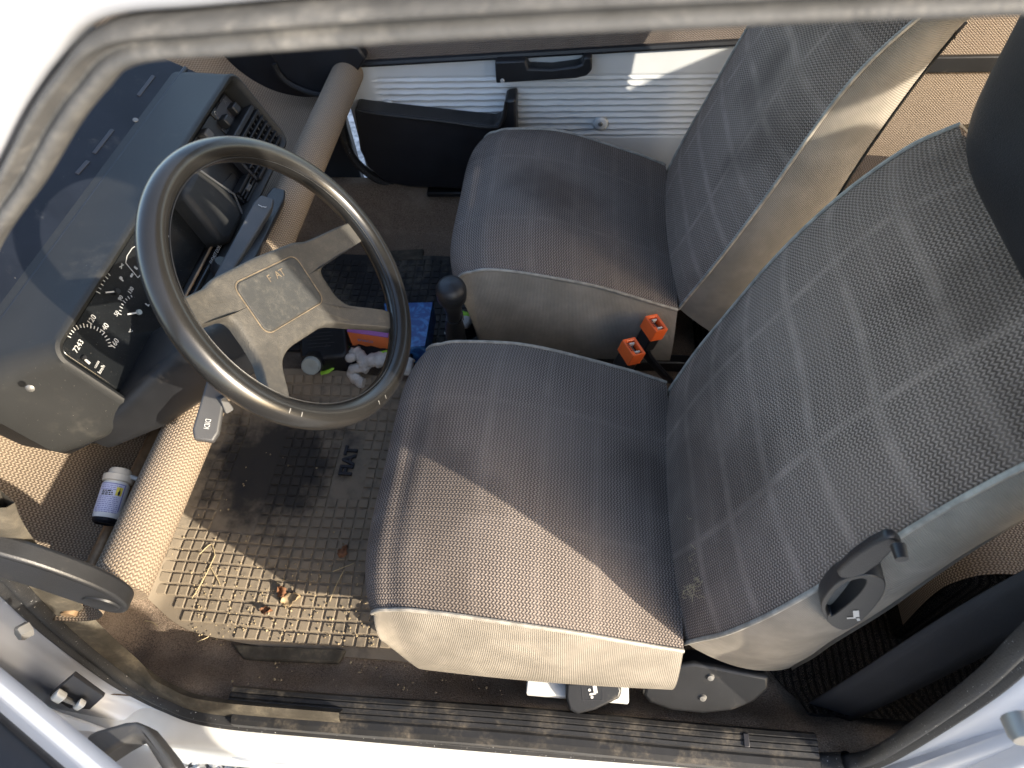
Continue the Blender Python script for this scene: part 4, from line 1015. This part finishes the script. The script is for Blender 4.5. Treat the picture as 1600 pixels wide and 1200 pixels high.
def glove(name, parts, mat_, label):
    t_ = empty(name, parts[0][2][0] - np.array([0, 0, .03]), label, 'work glove', 'work gloves')
    for nm, mm, pts, rad, fl_ in parts:
        p = smooth_path(pts, 6); n = len(p); r = np.interp(np.linspace(0, 1, n), np.linspace(0, 1, len(rad)), rad)
        r = r*1.3*(1 + .10*np.sin(np.arange(n)*1.7) + .05*np.sin(np.arange(n)*.9+1))
        r[0] *= .6; r[-1] *= .55
        p = np.vstack([p[:1] - (p[1]-p[0])*.3, p, p[-1:] + (p[-1]-p[-2])*.3]); r = np.r_[r[0]*.3, r, r[-1]*.3]
        o = tube(nm, p, r*fl_, mm, t_, n=14, ry=r)
    return t_
g = lambda u, v, z: at(u, v, 2, z)
glove('work_glove', [
    ('palm', M_glovek, [g(545,560,.075), g(560,553,.085), g(585,550,.09), g(620,545,.09)], [.022, .026, .024, .022], .7),
    ('finger', M_glove, [g(541,552,.098), g(548,560,.105), g(552,552,.104), g(556,545,.108)], [.007, .008, .0085, .007], .9),
    ('finger', M_glove, [g(556,547,.108), g(564,556,.105), g(570,570,.095), g(574,578,.086)], [.008, .009, .010, .0095], .9),
    ('thumb', M_glove, [g(576,577,.088), g(556,575,.086), g(549,583,.074), g(561,596,.066), g(570,600,.064)], [.008, .009, .010, .012, .0095], .8),
    ('finger', M_glove, [g(570,566,.100), g(585,562,.105), g(604,562,.105), g(618,556,.10)], [.010, .013, .014, .012], .8),
    ('cuff_trim', M_lime, [g(501,583,.070), g(514,579,.074), g(526,566,.082), g(537,552,.094), g(549,543,.102)], [.004, .005, .005, .005, .004], .5)], None,
    'grey and black work glove with lime edging, crumpled beside the bottle cap')
glove('work_glove', [
    ('palm', M_glovek, [g(600,542,.085), g(625,555,.085), g(645,560,.08)], [.020, .024, .02], .7),
    ('finger', M_glove, [g(588,538,.106), g(602,536,.110), g(618,535,.106)], [.006, .008, .008], .9),
    ('finger', M_glove, [g(640,560,.10), g(636,572,.095), g(632,586,.085)], [.009, .010, .010], .9),
    ('finger', M_lime, [g(592,551,.112), g(604,549,.114), g(612,548,.112)], [.002, .003, .002], .5)], None,
    'grey work glove tucked under the rim against the blue carton')
glove('work_glove', [
    ('palm', M_glove, [g(703,528,.10), g(713,514,.115), g(722,508,.12)], [.012, .014, .011], .8),
    ('finger', M_glove, [g(720,508,.125), g(728,503,.13), g(731,492,.135)], [.011, .011, .009], .8),
    ('cuff_trim', M_lime, [g(722,489,.14), g(729,491,.142), g(736,494,.14)], [.004, .0045, .004], .8),
    ('back', M_glovek, [g(712,525,.08), g(735,510,.09), g(742,495,.10)], [.018, .02, .016], .8)], None,
    'pale work glove with lime cuff wedged between gear lever and passenger seat')

# ================================================================== open driver door in the near corner
ddoor = empty('driver_door', (-.25, -.76, .1), 'open white driver door edge with black pull handle', 'car door')
dz = .585
A0, A1 = at(0, 1046, 2, dz), at(190, 1203, 2, dz)
dd = unit((A1-A0)*np.array([1, 1, 0])); dnn = np.array([dd[1], -dd[0], 0])       # outward from the car
dnn = dnn if dnn[1] < 0 else -dnn
def doorp(s, o, z): return np.array([A0[0], A0[1], 0]) + dd*s + dnn*o + np.array([0, 0, z])
prf = [(.050, .02), (.052, .16), (.070, .28), (.074, .50), (.05, .545), (.012, .560), (.001, .570), (.003, .580), (.007, .585), (.014, .586), (.017, .590), (.019, .60)]
G = np.array([[doorp(s, o, z) for o, z in prf] for s in np.linspace(-.14, 1.10, 40)])
fix_normals(grid('door_skin', G, M_white, ddoor, angle=40))
prf = [(.019, .596), (.020, .612), (.028, .620), (.085, .628), (.10, .62), (.104, .55), (.108, .1)]
G = np.array([[doorp(s, o, z) for o, z in smooth_path([(a, b, 0) for a, b in prf], 4)[:, :2]] for s in np.linspace(-.14, 1.10, 40)])
fix_normals(grid('waist_trim', G, M_navy, ddoor))
hz = .53
hp0 = at(133, 1147, 2, hz)
poly = [(133,1150),(150,1141),(195,1128),(212,1127),(225,1134),(240,1152),(262,1180),(275,1203),(255,1207),(238,1180),(222,1155),(207,1153),(180,1168),(150,1188),(138,1178)]
prism3('pull_handle', [at(u, v, 2, hz) for u, v in poly], (0, 0, -1), .03, M_grey, ddoor, bevel=.004, seg=3)

# ================================================================== leaves, straws and crumbs
def leaf(u, v, size, mat_, rot, label):
    c = at(u, v, 2, .012); z = dzf(c[0], c[1]) + .006; c = np.array([c[0], c[1], z])
    n = 9; G = []
    for i in range(n):
        f = i/(n-1); w = size*.55*math.sin(math.pi*f**.8)*(1+.25*math.sin(i*2.3)); G.append([c + np.array([math.cos(rot)*(f-.5)*size*1.4 - math.sin(rot)*s*w, math.sin(rot)*(f-.5)*size*1.4 + math.cos(rot)*s*w, .006*abs(s)**1.5 + .004*math.sin(f*5+s*2) + .002]) for s in np.linspace(-1, 1, 5)])
    o = grid('dry_leaf', np.array(G), mat_); mo = o.modifiers.new('thick', 'SOLIDIFY'); mo.thickness = .0006
    tag(o, label, 'leaf', 'dry leaves on the mat')
leaf(455, 937, .024, M_leaf, .5, 'curled pale tan dry leaf on sunlit driver mat')
leaf(538, 864, .018, M_leaf2, 1.2, 'small russet leaf scrap in the shade near driver seat')
leaf(441, 926, .016, M_leaf2, 2.4, 'reddish leaf scrap touching the pale curled leaf')
leaf(417, 955, .014, M_leaf2, .2, 'tiny red-brown leaf scrap below the curled leaf')
def straw(pts, label):
    P = []
    for u, v in pts:
        c = at(u, v, 2, .012); zz = (dzf(c[0], c[1]) if c[1] > -.54 else float(floor_z(c[0], c[1])) + .003) + .0055; P.append(at(u, v, 2, zz))
    o = tube('straw', smooth_path(P, 4), .0009, M_straw, n=5); tag(o, label, 'straw', 'straws on the floor')
straw([(336, 868), (318, 905), (300, 935)], 'long pale straw on the mat near the cross tube end')
straw([(336, 868), (330, 850), (312, 866)], 'short bent straw crossing the long straw on the mat')
straw([(328, 885), (340, 905), (344, 915)], 'short straw forking off beside the long straw')
straw([(538, 890), (525, 915), (515, 940)], 'pale straw on the mat beside the driver seat corner')
straw([(553, 880), (538, 886), (520, 893)], 'thin straw lying across the shadow edge by the seat')
straw([(226, 970), (238, 972), (246, 978)], 'tiny curled straw on the bare carpet by the post')
straw([(308, 1003), (322, 997), (326, 994)], 'short straw on the carpet under the mat edge')
V = []; F = []
for k in range(420):
    u, v = rng.uniform(300, 620), rng.uniform(880, 1010)
    if k > 330: u, v = rng.uniform(380, 1000), rng.uniform(1020, 1100)
    elif k > 280: u, v = rng.uniform(250, 600), rng.uniform(700, 880)
    c = at(u, v, 2, .012); z = (dzf(c[0], c[1]) + .005) if (c[1] > -.525 and c[0] < .05) else (float(floor_z(c[0], c[1])) + .004)
    r = rng.uniform(.0008, .0024); b = len(V)
    for d in ((1, 0, 0), (0, 1, 0), (-1, 0, 0), (0, -1, 0), (0, 0, 1)): V.append((c[0]+d[0]*r*rng.uniform(.6, 1.6), c[1]+d[1]*r*rng.uniform(.6, 1.6), z+d[2]*r))
    F += [(b, b+1, b+4), (b+1, b+2, b+4), (b+2, b+3, b+4), (b+3, b, b+4)]
cr = mesh('dirt_crumbs', V, F, M_crumb, smooth=False); tag(cr, 'scattered dirt crumbs and grit on mat and carpet', 'dirt', kind='stuff')

# frayed fluff in the crease of the driver seat
V = []; F = []
for k in range(90):
    f = rng.uniform(0, 1); u = np.interp(f, [0, .5, 1], [1098, 1104, 1082]) + rng.normal(0, 9); v = 745 + f*190
    c = at(u, v, 2, .318 + rng.uniform(0, .014)); d = unit(rng.normal(size=3)*np.array([1, 1, .5])); e = unit(np.cross(d, (0, 0, 1)))*.00035
    L = rng.uniform(.004, .016); b = len(V); bend = rng.normal(size=3)*.003
    for t in (0, .5, 1):
        p = c + d*L*(t-.5) + bend*math.sin(t*math.pi) + np.array([0, 0, .002]); V += [p - e, p + e, p + np.array([0, 0, .0006])]
    for q in (0, 3):
        for i in range(3): F.append((b+q+i, b+q+(i+1) % 3, b+q+3+(i+1) % 3, b+q+3+i))
lint = mesh('lint', V, F, M_straw, smooth=False); tag(lint, 'frayed fluff caught in the driver seat crease', 'lint', kind='stuff')
